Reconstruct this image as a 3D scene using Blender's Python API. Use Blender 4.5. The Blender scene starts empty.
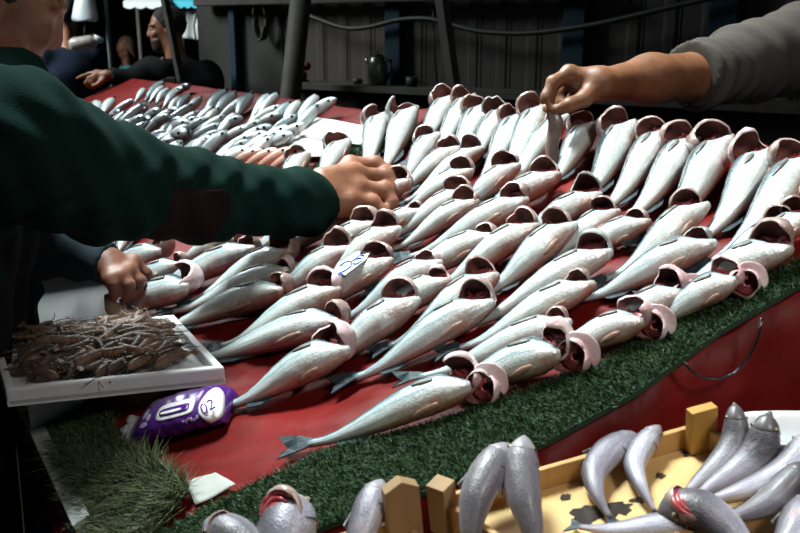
import bpy, bmesh, math, random
import numpy as np
from mathutils import Vector, Matrix
random.seed(7); rng = np.random.RandomState(7)
SC = bpy.context.scene
COL = SC.collection
PI = math.pi

# ------------------------------------------------------------------ frame
FPX = 889.0; TH = math.radians(15); HC = 1.55
CAM = np.array([0, 0, HC])
RT = np.array([1., 0, 0]); FW = np.array([0, math.cos(TH), -math.sin(TH)]); UP = np.array([0, math.sin(TH), math.cos(TH)])
NC = np.array([31.1, 75.6, 35.6]); DD = 62.23 * 0.8 / np.linalg.norm(NC); NC = NC / np.linalg.norm(NC)
NV = -(NC[0] * RT - NC[1] * UP + NC[2] * FW)          # the sloping table's normal
P0 = CAM - NV * DD
_dn = np.array([0, 0, -1.]); E1 = -(_dn - NV * np.dot(_dn, NV)); E1 /= np.linalg.norm(E1)   # uphill
E2 = np.cross(NV, E1)                                  # along the table


def ray(px, py):
    return RT * (px - 400) / FPX - UP * (py - 266.5) / FPX + FW


def on(px, py, off=0.0):
    """the point of the table top (raised by off) that the photo shows at this pixel"""
    r = ray(px, py)
    return CAM + r * (-(DD - off) / np.dot(r, NV))


def P(px, py, Z):
    return CAM + ray(px, py) * Z


def ab(a, b, off=0.0):
    return P0 + E1 * a + E2 * b + NV * off


def toab(q):
    d = q - P0
    return float(d @ E1), float(d @ E2)


# ------------------------------------------------------------------ objects
def link(o, parent=None):
    COL.objects.link(o)
    if parent is not None:
        o.parent = parent
    return o


def tag(o, label=None, cat=None, group=None, kind=None):
    if label: o['label'] = label
    if cat: o['category'] = cat
    if group: o['group'] = group
    if kind: o['kind'] = kind
    return o


def empty(name, loc, label=None, cat=None, group=None, axes=None):
    o = bpy.data.objects.new(name, None)
    o.empty_display_size = 0.05
    m = Matrix.Identity(4)
    if axes is not None:
        for c in range(3):
            for r in range(3):
                m[r][c] = axes[c][r]
    m.translation = Vector(loc)
    o.matrix_world = m
    link(o)
    return tag(o, label, cat, group)


class MB:
    """collects vertices, faces and uvs of one mesh"""
    def __init__(s):
        s.v = []; s.f = []; s.uv = []; s.mi = []

    def add(s, vs, fs, uvs=None, mi=0):
        o = len(s.v)
        s.v += [tuple(map(float, q)) for q in vs]
        s.uv += [tuple(u) for u in uvs] if uvs is not None else [(0, 0)] * len(vs)
        for f in fs:
            s.f.append(tuple(i + o for i in f)); s.mi.append(mi)
        return o

    def box(s, c, h, ax=None, mi=0):
        c = np.array(c, float)
        ax = np.eye(3) if ax is None else np.array(ax, float)
        vs = [c + ax[0] * h[0] * x + ax[1] * h[1] * y + ax[2] * h[2] * z for x in (-1, 1) for y in (-1, 1) for z in (-1, 1)]
        fs = [(0, 1, 3, 2), (4, 6, 7, 5), (0, 4, 5, 1), (2, 3, 7, 6), (0, 2, 6, 4), (1, 5, 7, 3)]
        s.add(vs, fs, None, mi)

    def bar(s, p, q, w, h, up=(0, 0, 1), mi=0):
        p = np.array(p, float); q = np.array(q, float); x = q - p; L = np.linalg.norm(x); x /= L
        up = np.array(up, float); y = np.cross(up, x); y /= np.linalg.norm(y); z = np.cross(x, y)
        s.box((p + q) / 2, (L / 2, w / 2, h / 2), (x, y, z), mi)

    def prism(s, poly, dirv, mi=0):
        """a polygon of 3-D points pushed along dirv"""
        n = len(poly); d = np.array(dirv, float)
        vs = [np.array(p, float) for p in poly] + [np.array(p, float) + d for p in poly]
        fs = [tuple(range(n))[::-1], tuple(range(n, 2 * n))] + [(i, (i + 1) % n, (i + 1) % n + n, i + n) for i in range(n)]
        s.add(vs, fs, None, mi)

    def tube(s, pts, rad, n=10, flat=1.0, caps=True, up=(0, 0, 1), mi=0):
        pts = [np.array(p, float) for p in pts]; m = len(pts)
        rad = [rad] * m if np.isscalar(rad) else rad
        vs = []; uv = []
        upv = np.array(up, float)
        for i, p in enumerate(pts):
            t = pts[min(i + 1, m - 1)] - pts[max(i - 1, 0)]; t /= (np.linalg.norm(t) + 1e-12)
            a = np.cross(upv, t)
            if np.linalg.norm(a) < 1e-3: a = np.cross((1, 0.3, 0), t)
            a /= np.linalg.norm(a); b = np.cross(t, a)
            for k in range(n):
                g = 2 * PI * k / n
                vs.append(p + a * math.cos(g) * rad[i] + b * math.sin(g) * rad[i] * flat)
                uv.append((i / max(1, m - 1), k / n))
        fs = [(i * n + k, i * n + (k + 1) % n, (i + 1) * n + (k + 1) % n, (i + 1) * n + k) for i in range(m - 1) for k in range(n)]
        if caps:
            fs.append(tuple(range(n))[::-1]); fs.append(tuple(range((m - 1) * n, m * n)))
        s.add(vs, fs, uv, mi)

    def ball(s, c, r, n=12, ax=None, mi=0):
        c = np.array(c, float); r = (r,) * 3 if np.isscalar(r) else r
        ax = np.eye(3) if ax is None else np.array(ax, float)
        vs = []; uv = []
        m = n // 2 + 1
        for i in range(m + 1):
            t = PI * i / m
            for k in range(n):
                g = 2 * PI * k / n
                q = (math.sin(t) * math.cos(g) * r[0], math.sin(t) * math.sin(g) * r[1], math.cos(t) * r[2])
                vs.append(c + ax[0] * q[0] + ax[1] * q[1] + ax[2] * q[2]); uv.append((i / m, k / n))
        fs = [(i * n + k, (i + 1) * n + k, (i + 1) * n + (k + 1) % n, i * n + (k + 1) % n) for i in range(m) for k in range(n)]
        s.add(vs, fs, uv, mi)

    def build(s, name, mat, parent=None, smooth=True, bevel=0, merge=True):
        me = bpy.data.meshes.new(name)
        me.from_pydata(s.v, [], s.f)
        uvl = me.uv_layers.new(name='UVMap')
        vi = np.zeros(len(me.loops), dtype=np.int32); me.loops.foreach_get('vertex_index', vi)
        uva = np.array(s.uv, dtype=np.float32)[vi] if len(s.uv) else np.zeros((0, 2), np.float32)
        uvl.data.foreach_set('uv', uva.ravel())
        mats = mat if isinstance(mat, (list, tuple)) else [mat]
        for mm in mats: me.materials.append(mm)
        if len(mats) > 1: me.polygons.foreach_set('material_index', s.mi)
        if merge:
            bm = bmesh.new(); bm.from_mesh(me)
            bmesh.ops.remove_doubles(bm, verts=bm.verts, dist=1e-6)
            bmesh.ops.recalc_face_normals(bm, faces=bm.faces)
            bm.to_mesh(me); bm.free()
        if smooth: me.polygons.foreach_set('use_smooth', [True] * len(me.polygons))
        me.update()
        o = bpy.data.objects.new(name, me)
        link(o, parent)
        if bevel:
            b = o.modifiers.new('bevel', 'BEVEL'); b.width = bevel; b.segments = 2; b.limit_method = 'ANGLE'
        return o


# ------------------------------------------------------------------ materials
def new_mat(name):
    m = bpy.data.materials.new(name); m.use_nodes = True
    nt = m.node_tree
    return m, nt, nt.nodes['Principled BSDF']


def nd(nt, t, **kw):
    n = nt.nodes.new(t)
    for k, v in kw.items(): setattr(n, k, v)
    return n


def ramp(nt, src, stops, interp='LINEAR'):
    r = nd(nt, 'ShaderNodeValToRGB'); r.color_ramp.interpolation = interp
    el = r.color_ramp.elements
    while len(el) < len(stops): el.new(0.5)
    for e, (p, c) in zip(el, stops):
        e.position = p; e.color = (*c, 1) if len(c) == 3 else c
    nt.links.new(src, r.inputs[0])
    return r.outputs[0]


def noise(nt, scale, detail=3, coord=None, rough=0.55, vec=None):
    n = nd(nt, 'ShaderNodeTexNoise'); n.inputs['Scale'].default_value = scale; n.inputs['Detail'].default_value = detail
    n.inputs['Roughness'].default_value = rough
    if vec is None:
        tc = nd(nt, 'ShaderNodeTexCoord'); vec = tc.outputs[coord or 'Object']
    nt.links.new(vec, n.inputs['Vector'])
    return n


def mix(nt, fac, a, b, mode='MIX'):
    m = nd(nt, 'ShaderNodeMix', data_type='RGBA', blend_type=mode)
    for sock, val in ((m.inputs['Factor'], fac), (m.inputs['A'], a), (m.inputs['B'], b)):
        if isinstance(val, (int, float)): sock.default_value = val
        elif isinstance(val, tuple): sock.default_value = (*val, 1)
        else: nt.links.new(val, sock)
    return m.outputs['Result']


def mth(nt, op, a, b=0.5, c=None):
    m = nd(nt, 'ShaderNodeMath', operation=op)
    for i, v in enumerate((a, b, c)):
        if v is None: continue
        if isinstance(v, (int, float)): m.inputs[i].default_value = v
        else: nt.links.new(v, m.inputs[i])
    return m.outputs[0]


def bump(nt, bs, h, strength=0.3, dist=0.002):
    b = nd(nt, 'ShaderNodeBump'); b.inputs['Strength'].default_value = strength; b.inputs['Distance'].default_value = dist
    nt.links.new(h, b.inputs['Height']); nt.links.new(b.outputs[0], bs.inputs['Normal'])


def simple(name, col, col2=None, scale=20, rough=0.6, bmp=0.0, bdist=0.002, spec=0.5, metal=0.0, coat=0.0, stretch=None, detail=4):
    """two colours mottled by noise, with an optional bump of the same noise"""
    m, nt, bs = new_mat(name)
    tc = nd(nt, 'ShaderNodeTexCoord'); vec = tc.outputs['Object']
    if stretch:
        mp = nd(nt, 'ShaderNodeMapping'); mp.inputs['Scale'].default_value = stretch
        nt.links.new(vec, mp.inputs['Vector']); vec = mp.outputs[0]
    n = noise(nt, scale, detail, vec=vec)
    c2 = col2 or tuple(x * 0.8 for x in col)
    c = ramp(nt, n.outputs['Fac'], [(0.3, col), (0.7, c2)])
    nt.links.new(c, bs.inputs['Base Color'])
    bs.inputs['Roughness'].default_value = rough
    bs.inputs['Specular IOR Level'].default_value = spec
    bs.inputs['Metallic'].default_value = metal
    bs.inputs['Coat Weight'].default_value = coat
    bs.inputs['Coat Roughness'].default_value = 0.15
    if bmp: bump(nt, bs, n.outputs['Fac'], bmp, bdist)
    return m


def fish_skin(name, stops, tailcol, pink=0.6, rough=0.27, headcol=None, hstart=.6):
    """skin of a fish: colours run round the body (uv.y), a darker peduncle (uv.x), fine scales, a blood-tinged belly edge"""
    m, nt, bs = new_mat(name)
    uvn = nd(nt, 'ShaderNodeUVMap'); uvn.uv_map = 'UVMap'
    sp = nd(nt, 'ShaderNodeSeparateXYZ'); nt.links.new(uvn.outputs[0], sp.inputs[0])
    u, v = sp.outputs[0], sp.outputs[1]
    oi = nd(nt, 'ShaderNodeObjectInfo')
    tc = nd(nt, 'ShaderNodeTexCoord')
    ad = nd(nt, 'ShaderNodeVectorMath', operation='ADD'); nt.links.new(tc.outputs['Object'], ad.inputs[0])
    cb = nd(nt, 'ShaderNodeCombineXYZ')
    rs = mth(nt, 'MULTIPLY', oi.outputs['Random'], 13.0); nt.links.new(rs, cb.inputs[0]); nt.links.new(rs, cb.inputs[1])
    nt.links.new(cb.outputs[0], ad.inputs[1]); vec = ad.outputs[0]
    n2 = noise(nt, 26, 3, vec=vec)
    mps = nd(nt, 'ShaderNodeMapping'); mps.inputs['Scale'].default_value = (2.2, 26, 1)
    cu_ = nd(nt, 'ShaderNodeVectorMath', operation='ADD'); nt.links.new(uvn.outputs[0], cu_.inputs[0]); nt.links.new(cb.outputs[0], cu_.inputs[1])
    nt.links.new(cu_.outputs[0], mps.inputs['Vector']); n1 = noise(nt, 1.0, 5, vec=mps.outputs[0])
    vv = mth(nt, 'ADD', v, mth(nt, 'MULTIPLY', mth(nt, 'SUBTRACT', n1.outputs['Fac'], 0.5), 0.10))
    vv = mth(nt, 'ADD', vv, mth(nt, 'MULTIPLY', mth(nt, 'SUBTRACT', oi.outputs['Random'], 0.5), 0.06))
    base = ramp(nt, vv, stops)
    # peduncle darker and bluer
    tf = ramp(nt, mth(nt, 'ADD', u, mth(nt, 'MULTIPLY', n2.outputs['Fac'], 0.12)), [(0.04, (1, 1, 1)), (0.32, (0, 0, 0))])
    base = mix(nt, mth(nt, 'MULTIPLY', tf, 0.55), base, tailcol)
    # blood-tinged tan patches at the belly edge towards the neck
    pf = mth(nt, 'MULTIPLY', ramp(nt, u, [(0.5, (0, 0, 0)), (0.72, (1, 1, 1)), (1.0, (1, 1, 1))]),
             ramp(nt, v, [(0.0, (1, 1, 1)), (0.06, (0.7, 0.7, 0.7)), (0.15, (0, 0, 0)), (0.82, (0, 0, 0)), (0.9, (1, 1, 1))]))
    pf = mth(nt, 'MULTIPLY', pf, ramp(nt, n2.outputs['Fac'], [(0.40, (0, 0, 0)), (0.6, (1, 1, 1))]))
    base = mix(nt, mth(nt, 'MULTIPLY', pf, pink), base, (0.40, 0.14, 0.09))
    # thin smears of blood anywhere
    n3 = noise(nt, 24, 2, vec=vec)
    bf = ramp(nt, n3.outputs['Fac'], [(0.66, (0, 0, 0)), (0.76, (1, 1, 1))])
    base = mix(nt, mth(nt, 'MULTIPLY', bf, 0.35), base, (0.5, 0.22, 0.18))
    if headcol:
        hf = ramp(nt, mth(nt, 'ADD', u, mth(nt, 'MULTIPLY', mth(nt, 'SUBTRACT', n2.outputs['Fac'], .5), .22)), [(hstart, (0, 0, 0)), (hstart + .12, (1, 1, 1))])
        base = mix(nt, mth(nt, 'MULTIPLY', hf, .9), base, headcol)
    # scales
    mp = nd(nt, 'ShaderNodeMapping'); mp.inputs['Scale'].default_value = (95, 60, 1)
    nt.links.new(uvn.outputs[0], mp.inputs['Vector'])
    vo = nd(nt, 'ShaderNodeTexVoronoi'); vo.inputs['Scale'].default_value = 1.0; nt.links.new(mp.outputs[0], vo.inputs['Vector'])
    sc = ramp(nt, vo.outputs['Distance'], [(0.2, (1, 1, 1)), (0.75, (0.80, 0.83, 0.85))])
    base = mix(nt, 1.0, base, sc, 'MULTIPLY')
    nt.links.new(base, bs.inputs['Base Color'])
    bs.inputs['Roughness'].default_value = rough
    bs.inputs['Specular IOR Level'].default_value = 0.6
    bs.inputs['Coat Weight'].default_value = 0.35 if rough < .3 else .12; bs.inputs['Coat Roughness'].default_value = 0.14
    n4 = noise(nt, 130, 3, vec=vec)
    hh = mth(nt, 'ADD', mth(nt, 'MULTIPLY', vo.outputs['Distance'], 0.35), mth(nt, 'ADD', mth(nt, 'MULTIPLY', n1.outputs['Fac'], .7), mth(nt, 'MULTIPLY', n4.outputs['Fac'], .5)))
    bump(nt, bs, hh, 0.4, 0.0025)
    bs.inputs['Metallic'].default_value = .15
    return m


M = {}
M['fish'] = fish_skin('fish_skin', [(0.0, (0.60, 0.48, 0.41)), (0.025, (0.70, 0.68, 0.62)), (0.06, (0.74, 0.78, 0.74)), (0.135, (0.76, 0.80, 0.78)), (0.175, (0.58, 0.66, 0.67)),
                                     (0.20, (0.36, 0.45, 0.48)), (0.215, (0.62, 0.70, 0.71)), (0.245, (0.46, 0.55, 0.57)), (0.275, (0.20, 0.27, 0.30)), (0.32, (0.04, 0.06, 0.07)), (0.62, (0.05, 0.06, 0.07)), (0.8, (0.20, 0.15, 0.13)), (0.92, (0.34, 0.22, 0.18)), (1.0, (0.52, 0.36, 0.29))],
                      (0.16, 0.25, 0.31), pink=.85)
M['fish_scaly'] = fish_skin('scaly_fish_skin', [(0.0, (0.62, 0.55, 0.5)), (0.1, (0.76, 0.77, 0.75)), (0.2, (0.66, 0.70, 0.70)), (0.28, (0.42, 0.48, 0.51)),
                                     (0.35, (0.26, 0.31, 0.34)), (0.5, (0.04, 0.05, 0.06)), (0.65, (0.05, 0.06, 0.07)), (0.85, (0.4, 0.36, 0.33)), (1.0, (0.62, 0.5, 0.43))],
                      (0.15, 0.2, 0.24), pink=0.3)
M['hake'] = fish_skin('whiting_skin', [(0.0, (0.50, 0.44, 0.48)), (0.12, (0.56, 0.53, 0.60)), (0.2, (0.46, 0.44, 0.52)), (0.28, (0.30, 0.28, 0.34)), (0.38, (0.17, 0.155, 0.19)),
                                        (0.5, (0.10, 0.09, 0.10)), (0.62, (0.14, 0.12, 0.13)), (0.78, (0.42, 0.38, 0.42)), (1.0, (0.62, 0.56, 0.60))],
                      (0.22, 0.16, 0.20), pink=0.25, rough=0.42, headcol=(.24, .22, .25), hstart=.80)
M['hake_dk'] = fish_skin('dark_headed_whiting_skin', [(0.0, (0.50, 0.44, 0.48)), (0.12, (0.56, 0.53, 0.60)), (0.2, (0.46, 0.44, 0.52)), (0.28, (0.30, 0.28, 0.34)), (0.38, (0.17, 0.155, 0.19)),
                                        (0.5, (0.10, 0.09, 0.10)), (0.62, (0.14, 0.12, 0.13)), (0.78, (0.42, 0.38, 0.42)), (1.0, (0.62, 0.56, 0.60))],
                      (0.22, 0.16, 0.20), pink=0.25, rough=0.42, headcol=(.085, .075, .085), hstart=.58)
M['small'] = fish_skin('small_fish_skin', [(0.0, (0.66, 0.66, 0.64)), (0.15, (0.82, 0.85, 0.83)), (0.30, (0.62, 0.71, 0.73)), (0.38, (0.24, 0.34, 0.38)),
                                            (0.5, (0.02, 0.035, 0.045)), (0.65, (0.05, 0.07, 0.08)), (0.85, (0.5, 0.5, 0.5)), (1.0, (0.66, 0.66, 0.64))],
                       (0.16, 0.24, 0.28), pink=0.3)
M['mullet'] = fish_skin('mullet_skin', [(0.0, (0.7, 0.5, 0.42)), (0.2, (0.75, 0.42, 0.32)), (0.35, (0.65, 0.16, 0.08)), (0.5, (0.5, 0.08, 0.04)), (0.7, (0.6, 0.2, 0.12)), (1.0, (0.7, 0.5, 0.42))],
                        (0.5, 0.12, 0.07), pink=0.3)
M['head'] = simple('fish_head_skin', (0.17, 0.095, 0.08), (0.48, 0.36, 0.33), 38, 0.3, 0.3, coat=0.3)
M['head_dark'] = simple('dark_fish_head_skin', (0.06, 0.07, 0.08), (0.55, 0.56, 0.55), 30, 0.3, 0.3, coat=0.3)
M['head_pink'] = simple('pink_fish_flap', (0.48, 0.26, 0.28), (0.70, 0.60, 0.61), 32, 0.3, 0.4, 0.004, coat=0.3)
M['cavity'] = simple('gill_cavity_flesh', (0.085, 0.018, 0.018), (0.30, 0.12, 0.095), 40, 0.35, 0.4, 0.003, coat=0.3)
M['gills'] = simple('red_gills', (0.26, 0.02, 0.025), (0.46, 0.11, 0.12), 110, 0.3, 0.6, 0.002, coat=0.4)
M['fin'] = simple('dark_fin', (0.010, 0.018, 0.026), (0.06, 0.085, 0.10), 60, 0.6, 0.5, stretch=(1, 6, 1), spec=.2)
M['fin_grey'] = simple('grey_fin', (0.05, 0.05, 0.05), (0.24, 0.23, 0.21), 80, 0.4, 0.4, stretch=(1, 5, 1))
M['fin_tan'] = simple('tan_fin', (0.30, 0.16, 0.11), (0.46, 0.31, 0.25), 80, 0.35, 0.4, stretch=(1, 5, 1))
M['eye_dark'] = simple('eye_black', (0.01, 0.01, 0.012), rough=0.08)
M['eye_gold'] = simple('eye_gold', (0.30, 0.24, 0.12), (0.15, 0.12, 0.07), 200, 0.15)
M['eye_white'] = simple('eye_white', (0.22, 0.20, 0.18), rough=0.2)

# ------------------------------------------------------------------ smooth signed-distance bodies
class Body:
    """capsules and ellipsoids melted into one continuous skin"""
    def __init__(s, k=0.02):
        s.pr = []; s.k = k; s.clip = []; s.fold = None

    def cap(s, a, b, ra, rb=None, k=None):
        s.pr.append(('c', np.array(a, float), np.array(b, float), ra, ra if rb is None else rb, s.k if k is None else k)); return s

    def chain(s, pts, rads, k=None):
        for i in range(len(pts) - 1): s.cap(pts[i], pts[i + 1], rads[i], rads[i + 1], k)
        return s

    def ell(s, c, r, ax=None, k=None):
        s.pr.append(('e', np.array(c, float), np.array(r, float), np.eye(3) if ax is None else np.array(ax, float), None, s.k if k is None else k)); return s

    def cut(s, p, n, rad=None):
        """remove what lies beyond the plane through p, on the side of n (only within rad of p, if given)"""
        n = np.array(n, float); s.clip.append((np.array(p, float), n / np.linalg.norm(n), rad)); return s

    def mesh(s, name, mat, parent, h):
        los = []; his = []
        for q in s.pr:
            if q[0] == 'c':
                los.append(np.minimum(q[1] - q[3], q[2] - q[4])); his.append(np.maximum(q[1] + q[3], q[2] + q[4]))
            else:
                e = np.sqrt(((q[3] * q[2][:, None]) ** 2).sum(0)); los.append(q[1] - e); his.append(q[1] + e)
        pad = 0.03 + 3 * h
        lo = np.min(los, 0) - pad; hi = np.max(his, 0) + pad
        N = np.ceil((hi - lo) / h).astype(int) + 1
        G = np.full(N, 1.0, np.float32)
        ax = [lo[i] + h * np.arange(N[i]) for i in range(3)]
        for q, l, u in zip(s.pr, los, his):
            mg = q[5] * 1.6 + 3 * h + 0.01
            i0 = np.maximum(((l - mg - lo) / h).astype(int), 0); i1 = np.minimum(((u + mg - lo) / h).astype(int) + 2, N)
            X, Y, Z = np.meshgrid(*[ax[i][i0[i]:i1[i]] for i in range(3)], indexing='ij')
            p = np.stack([X, Y, Z], -1)
            if q[0] == 'c':
                d = q[2] - q[1]; L2 = d @ d + 1e-12
                t = np.clip(((p - q[1]) @ d) / L2, 0, 1)
                D = np.linalg.norm(p - q[1] - t[..., None] * d, axis=-1) - (q[3] + (q[4] - q[3]) * t)
            else:
                l_ = (p - q[1]) @ q[3].T
                k0 = np.linalg.norm(l_ / q[2], axis=-1); k1 = np.linalg.norm(l_ / (q[2] ** 2), axis=-1) + 1e-9
                D = k0 * (k0 - 1) / k1
            sl = tuple(slice(i0[i], i1[i]) for i in range(3))
            old = G[sl]; k = max(q[5], 1e-4)
            hh = np.clip(0.5 + 0.5 * (old - D) / k, 0, 1)
            G[sl] = (old * (1 - hh) + D * hh - k * hh * (1 - hh)).astype(np.float32)
        if s.fold is not None or s.clip:
            for xi in range(N[0]):
                near = G[xi] < 0.06
                if not near.any(): continue
                J, K = np.nonzero(near)
                p = np.stack([np.full(len(J), ax[0][xi]), ax[1][J], ax[2][K]], -1)
                val = G[xi][J, K]
                if s.fold is not None: val = val + s.fold(p)
                for (c, nn, rad) in s.clip:
                    cv = np.maximum(val, (p - c) @ nn)
                    val = cv if rad is None else np.where(np.linalg.norm(p - c, axis=1) < rad, cv, val)
                G[xi][J, K] = val
        return nets(G, lo, h, name, mat, parent)


def nets(G, lo, h, name, mat, parent):
    ins = G < 0
    c = [ins[a:ins.shape[0] - 1 + a, b:ins.shape[1] - 1 + b, d:ins.shape[2] - 1 + d] for a in (0, 1) for b in (0, 1) for d in (0, 1)]
    allin = c[0].copy(); anyin = c[0].copy()
    for q in c[1:]: allin &= q; anyin |= q
    cell = anyin & ~allin
    I, J, K = np.nonzero(cell); n = len(I)
    idx = np.full(cell.shape, -1, np.int32); idx[I, J, K] = np.arange(n)
    acc = np.zeros((n, 3)); cnt = np.zeros(n)
    for axis in range(3):
        o1, o2 = [k for k in range(3) if k != axis]
        for a in (0, 1):
            for b in (0, 1):
                off = [0, 0, 0]; off[o1] = a; off[o2] = b; off2 = list(off); off2[axis] = 1
                g0 = G[I + off[0], J + off[1], K + off[2]]; g1 = G[I + off2[0], J + off2[1], K + off2[2]]
                m = (g0 < 0) != (g1 < 0)
                t = np.where(m, g0 / np.where(m, g0 - g1, 1), 0)
                pos = np.zeros((n, 3)) + np.array(off); pos[:, axis] += t
                acc[m] += pos[m]; cnt[m] += 1
    V = lo + h * (np.stack([I, J, K], -1) + acc / cnt[:, None])
    quads = []
    for axis in range(3):
        o1, o2 = (axis + 1) % 3, (axis + 2) % 3
        s0 = [slice(None)] * 3; s1 = [slice(None)] * 3
        s0[axis] = slice(0, -1); s1[axis] = slice(1, None)
        A = ins[tuple(s0)]; B = ins[tuple(s1)]
        ch = A != B
        E = np.nonzero(ch); E = [e.copy() for e in E]
        ok = (E[o1] >= 1) & (E[o2] >= 1) & (E[o1] < cell.shape[o1]) & (E[o2] < cell.shape[o2])
        E = [e[ok] for e in E]
        fl = A[tuple(E)]
        def at(d1, d2):
            q = [e.copy() for e in E]; q[o1] -= d1; q[o2] -= d2
            return idx[tuple(q)]
        Q = np.stack([at(1, 1), at(0, 1), at(0, 0), at(1, 0)], -1)
        Q[~fl] = Q[~fl][:, ::-1]
        quads.append(Q)
    Q = np.concatenate(quads); Q = Q[(Q >= 0).all(1)]
    me = bpy.data.meshes.new(name)
    me.vertices.add(n); me.vertices.foreach_set('co', V.astype(np.float32).ravel())
    me.loops.add(len(Q) * 4); me.loops.foreach_set('vertex_index', Q.astype(np.int32).ravel())
    me.polygons.add(len(Q)); me.polygons.foreach_set('loop_start', np.arange(len(Q), dtype=np.int32) * 4)
    me.polygons.foreach_set('loop_total', np.full(len(Q), 4, np.int32))
    me.update(calc_edges=True); me.validate()
    me.polygons.foreach_set('use_smooth', [True] * len(me.polygons))
    for mm in (mat if isinstance(mat, (list, tuple)) else [mat]): me.materials.append(mm)
    o = bpy.data.objects.new(name, me); link(o)
    if parent is not None:
        o.parent = parent; o.matrix_parent_inverse = parent.matrix_world.inverted()
    sm = o.modifiers.new('smooth', 'SMOOTH'); sm.factor = 0.5; sm.iterations = 2
    return o

# ------------------------------------------------------------------ gutted fish on the red cloth
def lerp(x, xs, ys): return float(np.interp(x, xs, ys))
def sstep(a, b, x):
    t = min(1, max(0, (x - a) / (b - a))); return t * t * (3 - 2 * t)


PROF = ([0, .08, .2, .35, .5, .65, .78, .9, .96, 1.0], [.22, .23, .33, .53, .74, .90, .97, .97, .90, .80])


class Spine:
    def __init__(s, L, R, bend, lift):
        s.L = L; s.R = R; s.bend = bend; s.lift = lift; s.x0 = 0.11 * L
    def r(s, t): return s.R * lerp(t, *PROF)
    def c(s, t):
        rr = s.r(t)
        z = max(0.9 * rr + 0.0015, 0.007) + s.lift * sstep(0.1, 1, t)
        return np.array([s.x0 + (s.L - s.x0) * t - s.L / 2, s.bend * 4 * t * (1 - t) * (1.15 - 0.3 * t), z])
    def pt(s, t, phi, off=0.0):
        """phi 0 = belly side, 90 = top, 180 = back"""
        rr = s.r(t) + off; c = s.c(t)
        e = 0.05
        tn = s.c(min(1, t + e)) - s.c(max(0, t - e)); tn /= np.linalg.norm(tn)
        side = np.cross((0, 0, 1), tn); side /= np.linalg.norm(side); upv = np.cross(tn, side)
        g = math.radians(phi)
        return c - side * math.cos(g) * rr + upv * math.sin(g) * rr * 0.92


def cup(mb_out, mb_in, c, d, rad, deep, seed, wob=0.10, thmax=100):
    """a bent-back head seen from its throat: an outer skin closed to an inner, hollow side"""
    rs = np.random.RandomState(seed)
    d = np.array(d, float); d /= np.linalg.norm(d)
    a = np.cross(d, (0, 0, 1)); a /= np.linalg.norm(a); b = np.cross(a, d)
    n, m = 22, 9
    ph = rs.uniform(0, 6.28, 4)
    def rim(g): return 1 + wob * (math.sin(2 * g + ph[0]) * .5 + math.sin(3 * g + ph[1]) * .5 + math.sin(5 * g + ph[2]) * .3)
    jit = rs.randn(m + 1, n) * .018
    def surf(scale, push):
        vs = []
        for i in range(m + 1):
            for k in range(n):
                g = 2 * PI * k / n
                th = math.radians(thmax * (0.03 + 0.97 * i / m)) * (1 + (rim(g) - 1) * (i / m) ** 2 + jit[i, k] * (1.5 if i == m else .5))
                q = (a * math.cos(g) * 0.92 + b * math.sin(g)) * math.sin(th) * rad * scale * (1 + (rim(g) - 1) * .6 + jit[i, k]) - d * math.cos(th) * rad * deep * scale + d * push
                vs.append(c + q)
        return vs
    fs = [(i * n + k, i * n + (k + 1) % n, (i + 1) * n + (k + 1) % n, (i + 1) * n + k) for i in range(m) for k in range(n)]
    fs.append(tuple(range(n))[::-1])
    uv = [(i / m, k / n) for i in range(m + 1) for k in range(n)]
    O = surf(1.0, 0); I = surf(0.90, 0.0015)
    mb_out.add(O, fs, uv)
    o2 = mb_out.add(O[m * n:], [], [(1, 0)] * n)
    i2 = mb_out.add(I[m * n:], [(o2 - o2 + k, (k + 1) % n, (k + 1) % n + n, k + n) for k in range(n)] if False else [], [(1, 0)] * n)
    for k in range(n):
        mb_out.f.append((o2 + k, o2 + (k + 1) % n, i2 + (k + 1) % n, i2 + k)); mb_out.mi.append(0)
    mb_in.add(I, fs, uv)
    return a, b, d


def leaf(sp, t0, t1, phi, wid, thick, skew=0.0, n=7):
    """a small fin lying on the flank"""
    mb = MB(); top = []; bot = []
    for i in range(n):
        f = i / (n - 1); t = t0 + (t1 - t0) * f
        w = wid * (math.sin(PI * min(1, 0.12 + 0.88 * f)) ** 0.7) + 0.4
        for s in (-1, 0, 1):
            ph = phi + s * w + skew * f
            top.append(sp.pt(t, ph, thick * (1.0 if s == 0 else 0.5) + 0.0012)); bot.append(sp.pt(t, ph, -0.0006))
    fs = []
    for i in range(n - 1):
        for s in range(2):
            a = i * 3 + s; fs.append((a, a + 1, a + 4, a + 3))
    N = n * 3
    allf = fs + [tuple(x + N for x in q[::-1]) for q in fs]
    rim = [i * 3 for i in range(n)] + [(n - 1) * 3 + 1, (n - 1) * 3 + 2] + [i * 3 + 2 for i in range(n - 2, -1, -1)] + [1]
    for i in range(len(rim)):
        p, q = rim[i], rim[(i + 1) % len(rim)]; allf.append((p, q, q + N, p + N))
    mb.add(top + bot, allf)
    return mb


GROUP = 'gutted silver fish laid out in rows on the red cloth'


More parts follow.
